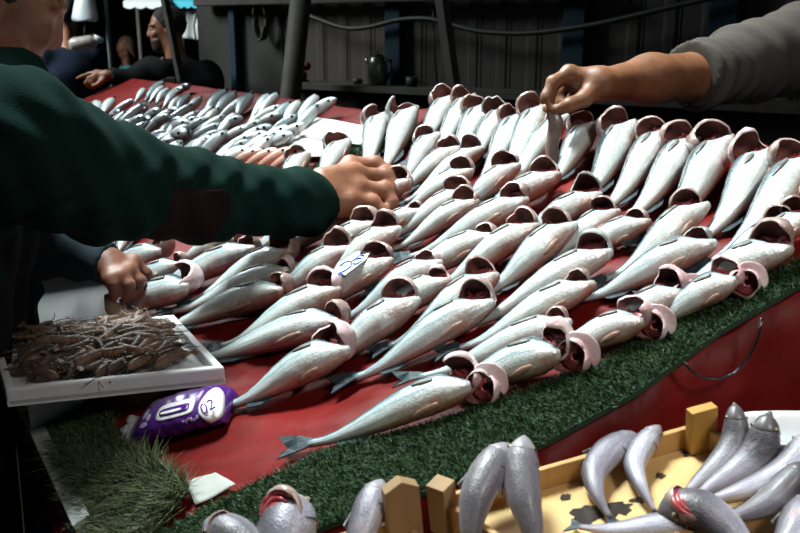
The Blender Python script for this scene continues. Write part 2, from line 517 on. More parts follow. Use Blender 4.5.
def gutted_fish(hx, hy, tx, ty, w, label, kind='n', bend=None, cat='fish', seed=0):
    rs = np.random.RandomState(seed)
    hp = on(hx, hy, 0.02); R = 1.06 * w * float((hp - CAM) @ FW) / FPX
    hp = on(hx, hy, 0.9 * R + 0.004); tp = on(tx, ty, 0.006)
    hp = hp - NV * np.dot(hp - P0, NV); tp = tp - NV * np.dot(tp - P0, NV)
    X = hp - tp; L = np.linalg.norm(X); X /= L
    L2 = min(max(L * 1.06, 6.2 * R), 10.5 * R); tp = hp - X * L2; L = L2
    Y = np.cross(NV, X)
    root = empty('gutted_fish', (hp + tp) / 2, label, cat, GROUP, (X, Y, NV))
    bend = (-(0.15 + 0.3 * rs.rand()) if bend is None else bend) * R
    sp = Spine(L, R, bend, 0.004 + 0.006 * rs.rand())
    skin = M['fish_scaly'] if 's' in kind else M['fish']
    # body
    mb = MB(); nr, n = 26, 22; vs = []; uv = []
    ts = [i / nr for i in range(nr + 1)]
    for t in ts:
        w_ = sstep(0.86, 1.0, t)
        for k in range(n):
            ph = 360 * k / n
            q = sp.pt(t, ph)
            q = q + np.array([1, 0, 0]) * R * w_ * ((0.75 if 'o' not in kind else .35) * max(0, math.cos(math.radians(ph - 12))) ** 2 - .35 * max(0, -math.cos(math.radians(ph - 12))) - 0.05) + np.array([0, 0, 1]) * R * w_ * (.22 * max(0, math.cos(math.radians(ph))) - .42 * max(0, math.sin(math.radians(ph - 35))))
            q = q + rs.randn(3) * R * 0.006
            vs.append(q); uv.append((t, k / n))
    base = mb.add(vs, [(i * n + k, i * n + (k + 1) % n, (i + 1) * n + (k + 1) % n, (i + 1) * n + k) for i in range(nr) for k in range(n)], uv)
    # seam-safe uvs: duplicate the wrap column
    end = np.array(vs[nr * n:]); ce = end.mean(0)
    last = mb.add([ce + (q - ce) * 0.7 - np.array([0.12 * R, 0, 0]) for q in end] + [ce - np.array([0.5 * R, 0, 0])], [], [(1, k / n) for k in range(n)] + [(1, 0.1)])
    for k in range(n):
        a, b = nr * n + k, nr * n + (k + 1) % n
        mb.f.append((a, b, last + (k + 1) % n, last + k)); mb.mi.append(0)
        mb.f.append((last + k, last + (k + 1) % n, last + n)); mb.mi.append(0)
    mb.f.append(tuple(range(n))[::-1]); mb.mi.append(0)
    body = mb.build('body', skin, root)
    fix_seam(body)
    # tail fin
    mb = MB(); x0 = sp.x0 - L / 2; tl = 0.17 * L; W = 0.62 * R
    poly = [(x0 + .02 * L, .24 * R), (x0 - .35 * tl, .42 * R), (x0 - tl, W + .05 * R), (x0 - .8 * tl, .3 * W), (x0 - .68 * tl, 0), (x0 - .82 * tl, -.32 * W), (x0 - 1.0 * tl, -W), (x0 - .35 * tl, -.4 * R), (x0 + .02 * L, -.24 * R)]
    c0 = sp.c(0)
    tilt = 0.25 + 0.3 * rs.rand()
    mb.prism([(x, y + c0[1], max(0.004, 0.006 + 0.004 * rs.rand() + max(0, y) * tilt)) for x, y in poly], (0, 0, 0.0018))
    mb.build('tail_fin', M['fin'], root, smooth=False)
    # fins on the flank
    leaf(sp, .88 - .03 * rs.rand(), .70 + .03 * rs.rand(), 78 + 16 * rs.rand(), 7, .03 * R, 9).build('pectoral_fin', M['fin_grey'], root)
    if rs.rand() < .7: leaf(sp, .84, .66, 2 + 14 * rs.rand(), 9, .025 * R, -12).build('pelvic_fin', M['fin_tan'], root)
    mb = MB(); t0, t1 = .22, .42
    p0, p1 = sp.pt(t0, -25), sp.pt(t1, -25)
    mb.prism([p0 + np.array([0, .2 * R, 0]), p1 + np.array([0, .2 * R, 0]), p1 + np.array([0, -.02 * R, -.02 * R]), p1 * .6 + p0 * .4 + np.array([-.15 * R, -.34 * R, -.1 * R]), p1 * .2 + p0 * .8 + np.array([-.25 * R, -.30 * R, -.06 * R]), p0 + np.array([-.3 * R, -.12 * R, -.02 * R])], (0, 0, .0014))
    mb.build('anal_fin', M['fin'], root, smooth=False)
    # head bent back over the cut throat
    hm = M['head_dark'] if 'd' in kind else M['head_pink'] if 'p' in kind else M['head']
    ho, hi, gl = MB(), MB(), MB()
    ce = sp.c(1.0); ztop = ce[2] + .50 * R
    hs = 1.0 + 0.2 * rs.rand()
    if 'f' in kind: hs *= .7                                   # a flatter, half closed gill
    cc = np.array([ce[0] + .02 * R + .15 * R * rs.rand(), ce[1] + .22 * R, ztop + (.06 if 'f' not in kind else -.1) * R])
    d = np.array([-.42 + .2 * rs.randn() * .5, -.66, .42 + .1 * rs.randn()])
    a, b, dn = cup(ho, hi, cc, d, .95 * R * hs, 1.05 if 't' not in kind else 1.7, seed + 11, .17 if 'p' not in kind else .26)
    for j in range(4):
        rr = R * hs * (.72 - .09 * j)
        pts = [cc + a * math.cos(g) * rr + b * (math.sin(g) * rr * .45 + (-.10 + .10 * j + .03 * rs.randn()) * R) + dn * (.04 - .16 * j) * R + rs.randn(3) * .02 * R for g in np.linspace(PI * 1.0, PI * 2.0, 10)]
        gl.tube(pts, [R * .12 * math.sin(PI * (.12 + .76 * i / 9)) + .0008 for i in range(10)], 8)
    if 'o' in kind:                                            # second gill pulled open on the near side, with its pale cover
        c2 = np.array([ce[0] + .78 * R, ce[1] - .45 * R, ce[2] - .02 * R])
        a2, b2, d2 = cup(ho, hi, c2, (-.22, -.84, .46), .88 * R, .9, seed + 31, .2)
        for j in range(4):
            rr = R * (.60 - .12 * j)
            gl.tube([c2 + a2 * (math.cos(g) * rr - .15 * R) + b2 * math.sin(g) * rr + d2 * (-.25 + .04 * j) * R for g in np.linspace(-2.1, 1.9, 11)], [R * .055 + .0008] * 11, 7)
        fl = MB()
        fp = [np.array(q) * R + np.array([ce[0], ce[1], ce[2]]) for q in ((.45, -.1, .80), (1.0, .1, 1.05), (1.75, -.1, .85), (2.2, -.35, .30), (2.05, -.75, -.45), (1.55, -.95, -.75), (1.60, -.55, .1), (1.0, -.25, .62))]
        fl.prism(fp, (.02 * R, .10 * R, .05 * R))
        fo = fl.build('gill_cover', M['head_pink'], root, smooth=True)
        sb = fo.modifiers.new('soft', 'SUBSURF'); sb.levels = 1; sb.render_levels = 2
    ho.build('head', hm, root); hi.build('gill_cavity', M['cavity'], root); gl.build('gills', M['gills'], root)
    if 'e' in kind:
        e = MB(); ec = cc - dn * .55 * R + np.array([-.1 * R, -.55 * R, .15 * R]); e.ball(ec, .17 * R, 12); e.build('eye', M['eye_gold'], root)
        e = MB(); e.ball(ec + np.array([-.02, -.10, .05]) * R, .10 * R, 10); e.build('pupil', M['eye_dark'], root)
    return root


def fix_seam(o):
    """give the wrap-round faces uv.y = 1 instead of 0"""
    me = o.data; uvl = me.uv_layers[0].data
    for p in me.polygons:
        vs = [uvl[l].uv[1] for l in p.loop_indices]
        if max(vs) - min(vs) > .5:
            for l in p.loop_indices:
                if uvl[l].uv[1] < .01: uvl[l].uv[1] = 1.0


FISH = [
 # head px, tail px, half width px, kind, label
 (377, 123, 358, 182, 12, 's', 'gutted fish at the left start of the top row, touching the white paper'),
 (407, 119, 378, 178, 13, 'sdt', 'scaly fish with black and white head, second from the white paper in the top row'),
 (447, 106, 408, 165, 12, 'n', 'top-row gutted fish with round pink hood, just right of the small green strip'),
 (466, 104, 425, 170, 12, 'n', 'gutted fish of the top row, second to the right of the small green strip'),
 (477, 114, 440, 178, 12, 'n', 'gutted fish with wide red gill, top row, third right of the green strip'),
 (498, 117, 455, 182, 12, 'dt', 'gutted fish with pointed silver snout upright, in the top row left of the vendor hand'),
 (514, 124, 462, 205, 13, 'n', 'gutted fish in the top row just right of the one with the upright snout'),
 (536, 118, 490, 195, 14, 'n', 'gutted fish of the top row with pink hood immediately left of the vendor fingers'),
 (557, 126, 490, 205, 13, 'f', 'gutted fish of the top row mostly hidden behind the strip the vendor holds'),
 (585, 134, 542, 192, 14, 'n', 'gutted fish of the top row, first to the right of the vendor hand'),
 (620, 134, 570, 212, 17, 'n', 'top-row fish lying alone on red cloth, second right of the vendor hand'),
 (655, 142, 590, 222, 16, 'n', 'gutted fish of the top row, third to the right of the vendor hand'),
 (683, 148, 612, 232, 17, 'n', 'gutted fish of the top row, fourth to the right of the vendor hand'),
 (715, 152, 645, 242, 19, 't', 'gutted fish with greyish hood in the top row, fifth right of the vendor hand'),
 (757, 164, 690, 248, 19, 'p', 'gutted fish of the top row with torn lilac gill flaps standing up'),
 (797, 172, 705, 268, 20, 'n', 'long gutted fish of the top row cut off by the right edge of the picture'),
 (799, 224, 735, 268, 15, 'n', 'gutted fish at the right picture edge, below the top row, only its shoulder showing'),
 (780, 229, 712, 268, 15, 'n', 'gutted fish with brown dome-shaped hood wedged behind the big-mouthed fish at the right end'),
 (690, 217, 598, 284, 17, 'n', 'long gutted fish with brown open throat below the fifth top-row fish right of the vendor'),
 (700, 250, 575, 302, 18, 'df', 'long gutted fish with flattened dark head on the right, above the row along the turf'),
 (772, 254, 665, 298, 20, 'n', 'gutted fish with the biggest gaping round mouth, at the right end of the turf row'),
 (728, 286, 640, 326, 17, 'op', 'splayed fish in the turf row beside the big-mouthed fish at the right end'),
 (672, 297, 590, 338, 17, 'op', 'splayed fish in the turf row, third from its right end, pink gills forked'),
 (636, 324, 545, 352, 18, 'op', 'splayed white-bellied fish with two dark gill holes, middle of the turf row'),
 (555, 355, 430, 392, 21, 'op', 'splayed fish with pink blood-stained belly in the turf row'),
 (560, 326, 412, 380, 16, 'fe', 'slim fish with a visible eye, lying behind the pink-bellied splayed fish'),
 (465, 386, 300, 447, 20, 'op', 'splayed fish at the left end of the turf row, its tail on bare wet cloth'),
 (580, 290, 450, 352, 17, 'f', 'gutted fish with closed thin gill slit, second row up from the turf in the centre'),
 (478, 310, 347, 382, 19, 'n', 'large gutted fish in the lower centre with its dark tail spread on bare red cloth'),
 (482, 283, 383, 350, 17, 'n', 'gutted fish whose brown hood stands directly behind the large lower-centre fish'),
 (403, 309, 330, 360, 19, 'n', 'plump gutted fish with big brown dome hood, left of the large lower-centre fish'),
 (338, 354, 222, 408, 20, 'p', 'lowest gutted fish on the left, its tail behind the purple wipes packet'),
 (335, 323, 183, 362, 18, 'f', 'gutted fish with narrow oval opening whose tail rests on the foam tray corner'),
 (328, 294, 215, 350, 18, 'p', 'gutted fish with round pink-rimmed mouth, above the narrow-mouthed one by the foam tray'),
 (280, 292, 152, 330, 16, 'f', 'gutted fish whose tail reaches over the back rim of the foam tray of shrimp'),
 (285, 273, 165, 314, 14, 'fp', 'gutted fish with small torn gill lying just above the one reaching into the shrimp tray'),
 (188, 287, 95, 314, 16, 'p', 'gutted fish with ringed brown gill right beside the lower customer hand'),
 (250, 252, 128, 300, 15, 'f', 'long gutted fish under the green sleeve with flat brown gill, middle of the left block'),
 (283, 256, 185, 304, 15, 'n', 'gutted fish with brown hood below the cuff of the green sleeve'),
 (340, 255, 265, 300, 15, 'n', 'gutted fish with pinkish hood just left of the blue price tag'),
 (368, 230, 283, 276, 14, 's', 'gutted fish with grey head just below the reaching hand, above the price tag'),
 (350, 211, 262, 264, 13, 'n', 'gutted fish with brown belly edge running under the reaching hand to the green cuff'),
 (388, 236, 320, 282, 15, 'n', 'gutted fish carrying the blue handwritten price tag'),
 (380, 266, 318, 306, 15, 'n', 'gutted fish with round brown gill just below the blue price tag'),
 (430, 270, 335, 322, 16, 'fp', 'gutted fish with thin pink slit gill, upper one of the pair in the centre'),
 (440, 287, 345, 335, 16, 'fp', 'gutted fish with black slit gill and pink cheek, lower of the centre pair'),
 (415, 215, 350, 248, 12, 'f', 'small gutted fish directly below the fingertips of the reaching hand'),
 (487, 240, 375, 290, 16, 'f', 'gutted fish with flat black gill in the centre, its blue tail beside bare red cloth'),
 (525, 234, 428, 292, 16, 'n', 'gutted fish with dark purple gill, in the centre below the held strip'),
 (560, 236, 474, 300, 17, 'n', 'gutted fish with bright red gill in the centre, left of the bare cloth gap'),
 (516, 206, 403, 260, 15, 'n', 'long gutted fish with tall brown hood left of the fish touched by the held strip'),
 (468, 207, 388, 252, 13, 'n', 'gutted fish with small brown hood, lower of two close heads right of the reaching hand'),
 (459, 197, 380, 242, 13, 'n', 'gutted fish with dark hood, upper of two close heads right of the reaching hand'),
 (463, 176, 392, 215, 12, 'n', 'gutted fish with brown hood two rows under the small green strip'),
 (508, 174, 452, 214, 13, 'n', 'short gutted fish with tan hood below the top row, left of the held strip'),
 (546, 180, 455, 228, 15, 'n', 'gutted fish whose open gill is touched by the strip hanging from the vendor hand'),
 (402, 187, 368, 212, 12, 'n', 'gutted fish with red throat right at the knuckles of the reaching hand'),
 (429, 144, 392, 190, 12, 'n', 'gutted fish in the second row, first one below the small green strip'),
 (450, 154, 402, 190, 12, 'n', 'gutted fish in the second row, second one below the small green strip'),
 (473, 154, 400, 205, 12, 'd', 'gutted fish in the second row with black gill, third one below the small green strip'),
 (587, 200, 500, 247, 15, 'dt', 'gutted fish with dark pointed head on red cloth, right of the held strip'),
 (605, 218, 545, 258, 14, 't', 'gutted fish with pale pointed hood and red gill, between two heads right of the centre'),
 (637, 225, 572, 258, 15, 'f', 'short gutted fish with brown slit gill under the third top-row fish right of the vendor'),
 (597, 260, 462, 328, 17, 'ds', 'long gutted fish with grey scaly head, right of the bright red gill fish'),
 (160, 252, 85, 280, 13, 'n', 'gutted fish with brown and red throat above the lower customer hand'),
 (178, 266, 98, 298, 13, 'f', 'gutted fish with thin dark slit, just right of the lower customer fingers'),
 (232, 242, 165, 268, 12, 'f', 'gutted fish peeking out below the middle of the green sleeve'),
 (300, 230, 235, 260, 12, 'f', 'gutted fish mostly hidden by the green cuff'),
 (300, 164, 272, 205, 12, 'd', 'gutted fish with striped head behind the forearm, left of two on the white paper'),
 (340, 149, 312, 192, 12, 'ds', 'gutted fish with striped head behind the forearm, right of two on the white paper'),
 (133, 218, 112, 258, 12, 'f', 'gutted fish behind the lower customer wrist, under the green sleeve'),
]
for i, (hx, hy, tx, ty, w, kind, lab) in enumerate(FISH):
    gutted_fish(hx, hy, tx, ty, w, lab, kind, bend=(-.55 if i in (10, 11, 12, 13, 14, 15, 18) else None), seed=100 + i * 7)

# ------------------------------------------------------------------ table, cloth, turf
M['cloth'] = simple('wet_red_cloth', (0.165, 0.008, 0.007), (0.09, 0.005, 0.0045), 9, 0.5, 0.6, 0.010, spec=0.12)
M['turf'] = simple('green_turf', (0.010, 0.036, 0.008), (0.026, 0.070, 0.018), 60, 0.6)
M['turf_base'] = simple('turf_backing', (0.006, 0.025, 0.01), (0.01, 0.035, 0.015), 50, 0.9)
M['mat_grass'] = simple('dull_grass_mat', (0.025, 0.042, 0.014), (0.085, 0.11, 0.04), 50, 0.65)
M['wood_dark'] = simple('dark_board', (0.05, 0.035, 0.025), (0.03, 0.02, 0.015), 12, 0.8)
M['white_paint'] = simple('white_edge_paint', (0.6, 0.62, 0.62), (0.45, 0.47, 0.47), 12, 0.5)

# table outline on the sloping plane: (uphill, along)
AMAX = ([.5, 1.0, 1.85, 2.1, 3.16, 5.2], [.90, .90, .875, .79, .752, .64])
TAB = [(-.18, .955), (-.08, .845), (.19, .72), (.40, .672), (.62, .662), (.90, .61)] + [(a, b) for b, a in zip(AMAX[0][1:], AMAX[1][1:])] + [(-.20, 5.2), (-.20, 1.0)]
table = empty('display_table', ab(.35, 2.5, -.06), 'long sloping display table under the red cloth', 'table')
mb = MB(); mb.prism([ab(a, b, -.035) - ab(.35, 2.5, -.06) for a, b in TAB], -NV * .03)
mb.build('table_board', M['wood_dark'], table, smooth=False)
for (a, b) in ((-.12, 1.1), (.72, .85), (.82, 3.0), (-.12, 3.0), (.82, 5.0), (-.12, 5.0)):
    t = ab(a, b, -.066); mb = MB(); mb.bar(t - ab(.35, 2.5, -.06), np.array([t[0], t[1], 0.0]) - ab(.35, 2.5, -.06), .05, .05, up=(0, 1, 0))
    mb.build('leg', M['wood_dark'], table, smooth=False)

# the cloth: one wrinkled sheet over the board with a skirt hanging at the near edge
def wr(a, b):
    q = .0022 * math.sin(38 * a + 9 * b + 3 * math.sin(7 * b)) * (0.5 + 0.5 * math.sin(5 * a + 3 * b))
    if b < 1.35:
        m_ = sstep(.72, .85, b) * (1 - sstep(1.15, 1.35, b)) * sstep(-.16, -.05, a)
        d_ = a * .55 + b * .83
        q += m_ * (.0045 * math.exp(-((d_ - 1.03 - .02 * math.sin(14 * a)) / .009) ** 2) + .004 * math.exp(-((d_ - .985 + .015 * math.sin(17 * a)) / .008) ** 2) + .0035 * math.exp(-((d_ - 1.08 + .012 * math.sin(11 * a + 1)) / .010) ** 2)
                   + .0022 * math.sin(70 * d_ + 4 * math.sin(9 * a)) + .0012 * math.sin(160 * d_ + 30 * a))
    return q - .003 + .002 * math.sin(90 * a + 20 * b) * max(0, math.sin(11 * b))
mb = MB(); na, nb = 110, 150
def edge_b(a): return lerp(a, [-.18, -.08, .07, .19, .29, .40, .51, .62, .70, .9], [.95, .83, .757, .707, .674, .660, .660, .652, .636, .60])
vs = []; uvs = []
for j in range(nb + 1):
    for i in range(na + 1):
        a = -.20 + 1.12 * i / na
        g = j / nb; eb = edge_b(a)
        b = eb + (5.2 - eb) * g ** 2.2
        am = lerp(b, *AMAX) + .008; a2 = -.20 + (am + .20) * i / na
        vs.append(ab(a2, b, wr(a2, b))); uvs.append((a2, b))
mb.add(vs, [(j * (na + 1) + i, j * (na + 1) + i + 1, (j + 1) * (na + 1) + i + 1, (j + 1) * (na + 1) + i) for j in range(nb) for i in range(na)], uvs)
ns = 14
row0 = vs[:na + 1]; prev = list(range(na + 1))
for k in range(1, ns + 1):
    cur = []
    for i, q in enumerate(row0):
        dz = .55 * k / ns; a = -.20 + 1.12 * i / na
        fold = .014 * math.sin(21 * a + 1.3 * math.sin(9 * a)) * min(1, k / 5) + .006 * math.sin(55 * a + dz * 12)
        cur.append(q + np.array([0, -.012 * min(1, k / 2) + fold - .05 * dz, -dz]))
    o = mb.add(cur, [], [(0, 0)] * len(cur))
    for i in range(na):
        mb.f.append((prev[i + 1], prev[i], o + i, o + i + 1)); mb.mi.append(0)
    prev = [o + i for i in range(na + 1)]
# back hem beyond the uphill edge
cl = mb.build('red_cloth', M['cloth'], None, merge=False)
tag(cl, 'wet red cloth covering the sloping table and hanging down in front', 'tablecloth')
so = cl.modifiers.new('thick', 'SOLIDIFY'); so.thickness = .002; so.offset = -1


def in_poly(p, poly):
    c = False; n = len(poly)
    for i in range(n):
        (x1, y1), (x2, y2) = poly[i], poly[(i + 1) % n]
        if (y1 > p[1]) != (y2 > p[1]) and p[0] < (x2 - x1) * (p[1] - y1) / (y2 - y1) + x1: c = not c
    return c


def grass(parent_loc, poly, n, hgt, wid, base, lean, seed, hfun=None):
    rs = np.random.RandomState(seed); mb = MB()
    A = np.array(poly); lo, hi = A.min(0), A.max(0); k = 0
    while k < n:
        a, b = lo + (hi - lo) * rs.rand(2)
        if not in_poly((a, b), poly): continue
        k += 1
        z0 = base + (hfun(a, b) if hfun else 0)
        h = hgt * (.6 + .7 * rs.rand()); g = rs.rand() * 6.283
        sd = (E1 * math.cos(g) + E2 * math.sin(g)) * wid
        tip = NV * h + (E1 * rs.randn() + E2 * rs.randn()) * lean + E1 * -lean * .4
        p = ab(a, b, z0) - parent_loc
        mb.add([p - sd, p + sd, p + tip * .55 + sd * .7 - np.cross(sd, NV) * .2, p + tip * .55 - sd * .7, p + tip], [(0, 1, 2, 3), (3, 2, 4)])
    return mb


def turf(name, label, cat, poly, n, hgt, wid, mats, lean, seed, hfun=None, thick=.006):
    c = np.mean([toab(q) for q in poly], 0); pl = [toab(q) for q in poly]
    loc = ab(c[0], c[1], 0)
    t = empty(name, loc, label, cat)
    mb = MB()
    if hfun is None:
        mb.prism([ab(a, b, .001) - loc for a, b in pl], NV * thick)
        mb.build('turf_backing', mats[0], t, smooth=False)
    else:
        A = np.array(pl); lo, hi = A.min(0), A.max(0); N = 60; keep = {}
        G = lambda i, j: (lo[0] + (hi[0] - lo[0]) * i / N, lo[1] + (hi[1] - lo[1]) * j / N)
        fs = []
        for i in range(N):
            for j in range(N):
                if in_poly(G(i + .5, j + .5), pl): fs.append([(i, j), (i + 1, j), (i + 1, j + 1), (i, j + 1)])
        vs = []
        for f in fs:
            for q in f:
                if q not in keep: keep[q] = len(vs); a, b = G(*q); vs.append(ab(a, b, thick + hfun(a, b)) - loc)
        mb.add(vs, [tuple(keep[q] for q in f) for f in fs])
        bk = mb.build('turf_backing', mats[0], t)
        s = bk.modifiers.new('thick', 'SOLIDIFY'); s.thickness = .004; s.offset = -1
    g = grass(loc, pl, n, hgt, wid, thick, lean, seed, hfun).build('turf_blades', mats[1], t, smooth=False, merge=False)
    g['kind'] = 'stuff'
    return t


# long turf border at the near edge (pixel outline read from the photo, turned into table points)
up_px = [(150, 545), (215, 508), (325, 455), (430, 428), (500, 405), (600, 368), (700, 312), (800, 264), (860, 235)]
lo_px = [(860, 262), (800, 290), (720, 337), (640, 396), (550, 446), (450, 488), (330, 530), (250, 565), (180, 580)]
NEAR = [on(*q) for q in up_px] + [on(*q) for q in lo_px]
turf('turf_border', 'dark green artificial turf border along the near edge of the display', 'turf', NEAR, 30000, .0062, .0008, (M['turf_base'], M['turf']), .004, 3)
turf('turf_strip', 'small green turf strip beside the white paper below the top edge', 'turf',
     [on(*q) for q in ((285, 190), (340, 150), (418, 128), (446, 112), (452, 122), (425, 142), (352, 166), (310, 200))], 4500, .008, .0012, (M['turf_base'], M['turf']), .004, 4)
turf('grass_mat', 'dull shaggy artificial grass mat on the near left corner below the foam tray', 'grass mat',
     [on(*q) for q in ((44, 412), (52, 396), (108, 390), (118, 440), (158, 468), (197, 497), (150, 550), (104, 545))], 14000, .015, .0010, (M['turf_base'], M['mat_grass']), .016, 5,
     hfun=lambda a, b: .008 + .005 * math.sin(30 * a + 22 * b))
turf('turf_scrap', 'scrap of green turf at the far left behind the shrimp tray', 'turf',
     [on(*q) for q in ((14, 318), (40, 312), (50, 322), (20, 330))], 700, .02, .001, (M['turf_base'], M['mat_grass']), .008, 6)
mb = MB()
for (p, q) in (((24, 398), (90, 534)),):
    A, B = on(*p), on(*q); mb.bar(A + NV * .010, B + NV * .010, .022, .024, up=NV)
tag(mb.build('edge_strip', M['white_paint'], None, smooth=False, bevel=.001), 'white painted wooden strip along the left table edge under the grass mat', 'edging')
# dark blue tarpaulin hanging at the left edge
M['tarp'] = simple('blue_tarpaulin', (0.006, 0.012, 0.035), (0.012, 0.03, 0.08), 6, 0.45, 0.3, 0.01)
mb = MB(); A, B = on(30, 400), on(110, 560); vs = []
for i in range(31):
    p = A + (B - A) * i / 30
    for k in range(13):
        dz = .8 * k / 12
        vs.append(p + np.array([-.02 - .06 * dz + .014 * math.sin(i * .9 + k * .2) * min(1, k / 3), -.01, -.01 - dz]))
mb.add(vs, [(i * 13 + k, i * 13 + k + 1, (i + 1) * 13 + k + 1, (i + 1) * 13 + k) for i in range(30) for k in range(12)])
tp = mb.build('tarpaulin', M['tarp'], None); tag(tp, 'dark blue tarpaulin hanging down from the left table edge', 'tarpaulin')
so = tp.modifiers.new('thick', 'SOLIDIFY'); so.thickness = .002
M['string'] = simple('thin_string', (0.12, 0.11, 0.09), rough=.8)
mb = MB(); A, B = on(38, 425), on(85, 560)
mb.tube([A + (B - A) * t + np.array([-.035 - .03 * t, -.005, -.02 - .02 * math.sin(PI * t)]) for t in np.linspace(0, 1, 12)], .0012, 6)
tag(mb.build('string', M['string'], None), 'thin cord hanging along the blue tarpaulin', 'cord')
# cord looped on the red skirt
mb = MB()
def skirt(px, py):                       # point just in front of the hanging cloth
    r = ray(px, py); a0, a1 = ab(.0, edge_b(.0)), ab(.8, edge_b(.8)); e = a1 - a0; nrm = np.cross(e, (0, 0, 1)); nrm /= np.linalg.norm(nrm)
    if nrm[1] > 0: nrm = -nrm
    q = a0 + nrm * .05
    return CAM + r * (np.dot(q - CAM, nrm) / np.dot(r, nrm))
pts = [skirt(*q) for q in ((762, 318), (757, 340), (748, 358), (735, 373), (718, 379), (702, 377), (690, 370), (684, 362))]
mb.tube(pts, .0016, 6); tag(mb.build('cord', M['eye_dark'], None), 'thin dark cord looping down over the red skirt', 'cord')
M['paper'] = simple('white_paper', (0.78, 0.80, 0.78), (0.70, 0.73, 0.72), 8, 0.7)
M['grey_card'] = simple('grey_card', (0.30, 0.31, 0.29), (0.38, 0.39, 0.37), 18, 0.7)

def sheet(name, pix, off, mat, label, cat, thick=.0015):
    mb = MB(); q = [on(x, y, off) for x, y in pix]
    N = 8; vs = []
    for i in range(N + 1):
        for j in range(N + 1):
            u, v = i / N, j / N
            p = q[0] * (1 - u) * (1 - v) + q[1] * u * (1 - v) + q[2] * u * v + q[3] * (1 - u) * v
            vs.append(p + NV * (.0012 * math.sin(5 * u + 3 * v) + .001))
    mb.add(vs, [(i * (N + 1) + j, (i + 1) * (N + 1) + j, (i + 1) * (N + 1) + j + 1, i * (N + 1) + j + 1) for i in range(N) for j in range(N)])
    o = mb.build(name, mat, None); so = o.modifiers.new('thick', 'SOLIDIFY'); so.thickness = thick; so.offset = 1
    return tag(o, label, cat)

sheet('paper_sheet', [(316, 118), (369, 127), (361, 146), (299, 137)], .012, M['paper'], 'white paper sheet nearest the back edge, upper one of two', 'paper')
sheet('paper_sheet', [(298, 136), (333, 143), (326, 158), (258, 156)], .008, M['paper'], 'white paper sheet lying lower, beside the orange fish', 'paper')
sheet('card', [(186, 484), (216, 473), (237, 486), (196, 506)], .004, M['grey_card'], 'small grey card lying between the grass mat and the turf border', 'card')

# blue handwritten price tag on a fish
M['blue_ink'] = simple('blue_marker', (0.01, 0.12, 0.5), rough=.5)
tz = .052
T3 = lambda px, py, o=0: on(px, py, tz + o)
pt = empty('price_tag', T3(355, 262), 'small white price tag with blue handwriting lying on a fish', 'price tag')
o0 = T3(355, 262)
mb = MB(); mb.prism([T3(*q) - o0 for q in ((333, 272), (338, 263), (358, 251), (370, 252), (366, 259), (345, 275))], -NV * .001)
mb.build('tag_card', M['paper'], pt, smooth=False)
def stroke(pts):
    mb = MB(); mb.tube([T3(x, y, .0012) - o0 for x, y in pts], .0011, 6); return mb
stroke([(340, 266), (345, 262), (350, 261), (352, 263), (350, 267), (344, 271), (339, 273), (338, 275), (343, 274)]).build('digit', M['blue_ink'], pt)
stroke([(364, 255.5), (360, 255), (356, 258), (352, 261), (357, 258.5), (361, 258), (361, 261), (357, 263.5), (353, 264)]).build('digit', M['blue_ink'], pt)

# ------------------------------------------------------------------ far rows of small fish
def small_proto(seed, curl, roll=0.0):
    rs = np.random.RandomState(seed); L, R = .15, .0165
    t = bpy.data.objects.new('small_fish', None); t.empty_display_size = .02; link(t)
    mb = MB(); n = 12
    prof = ([0, .1, .3, .5, .7, .85, .95, 1], [.17, .22, .62, .92, 1, .84, .48, .10])
    pts = [np.array([L * (.14 + .86 * f) - L / 2, curl * R * 4 * f * (1 - f), R * .85]) for f in np.linspace(0, 1, 16)]
    mb.tube(pts, [R * lerp(f, *prof) for f in np.linspace(0, 1, 16)], n, flat=.85)
    mb.uv = [(u, (.5 + roll - v) % 1.0) for u, v in mb.uv]          # uv.y 0 = belly side, 0.5 = back
    b = mb.build('body', M['small'], t)
    fix_seam(b)
    f = MB(); x0 = L * .15 - L / 2
    f.prism([(x0, .004, R * .8), (x0 - .16 * L, .014, R * 1.3), (x0 - .11 * L, 0, R * .8), (x0 - .16 * L, -.014, R * .4), (x0, -.004, R * .7)], (0, .0012, .0015))
    f.build('tail_fin', M['fin'], t, smooth=False)
    e = MB(); e.ball((L * .40, -.55 * R, R * 1.25), .0035, 8); e.build('eye', M['eye_dark'], t)
    return t

protos = [small_proto(1, .25), small_proto(2, -.3, .06), small_proto(3, .6, .1), small_proto(4, .4, .22)]
used = set()
def put_small(proto, mw, label, group, scale):
    k = protos.index(proto)
    if k not in used: r = proto; used.add(k)
    else:
        r = proto.copy(); link(r)
        for ch in proto.children:
            c = ch.copy(); link(c); c.parent = r
    r.matrix_world = mw @ Matrix.Scale(scale, 4)
    tag(r, label, 'small fish', group)
    return r

def small_at(hx, hy, tx, ty, k, label, group, lift=0.0, sc=None):
    tp = on(tx, ty, .012 + lift); hp = on(hx, hy, .03 + lift)
    Z = float((hp - CAM) @ FW)
    X = hp - tp; L = np.linalg.norm(X); X /= L
    L = min(max(L, .19), .28); scl = L / .15
    c = (hp + tp) / 2
    Y = np.cross(NV, X); Y /= np.linalg.norm(Y); Zv = np.cross(X, Y)
    m = Matrix.Identity(4)
    for r in range(3): m[r][0], m[r][1], m[r][2] = X[r], Y[r], Zv[r]
    m.translation = Vector(c - Zv * .014 * scl)
    return put_small(protos[k % len(protos)] if k >= 0 else protos[3], m, label, group, scl if sc is None else sc)

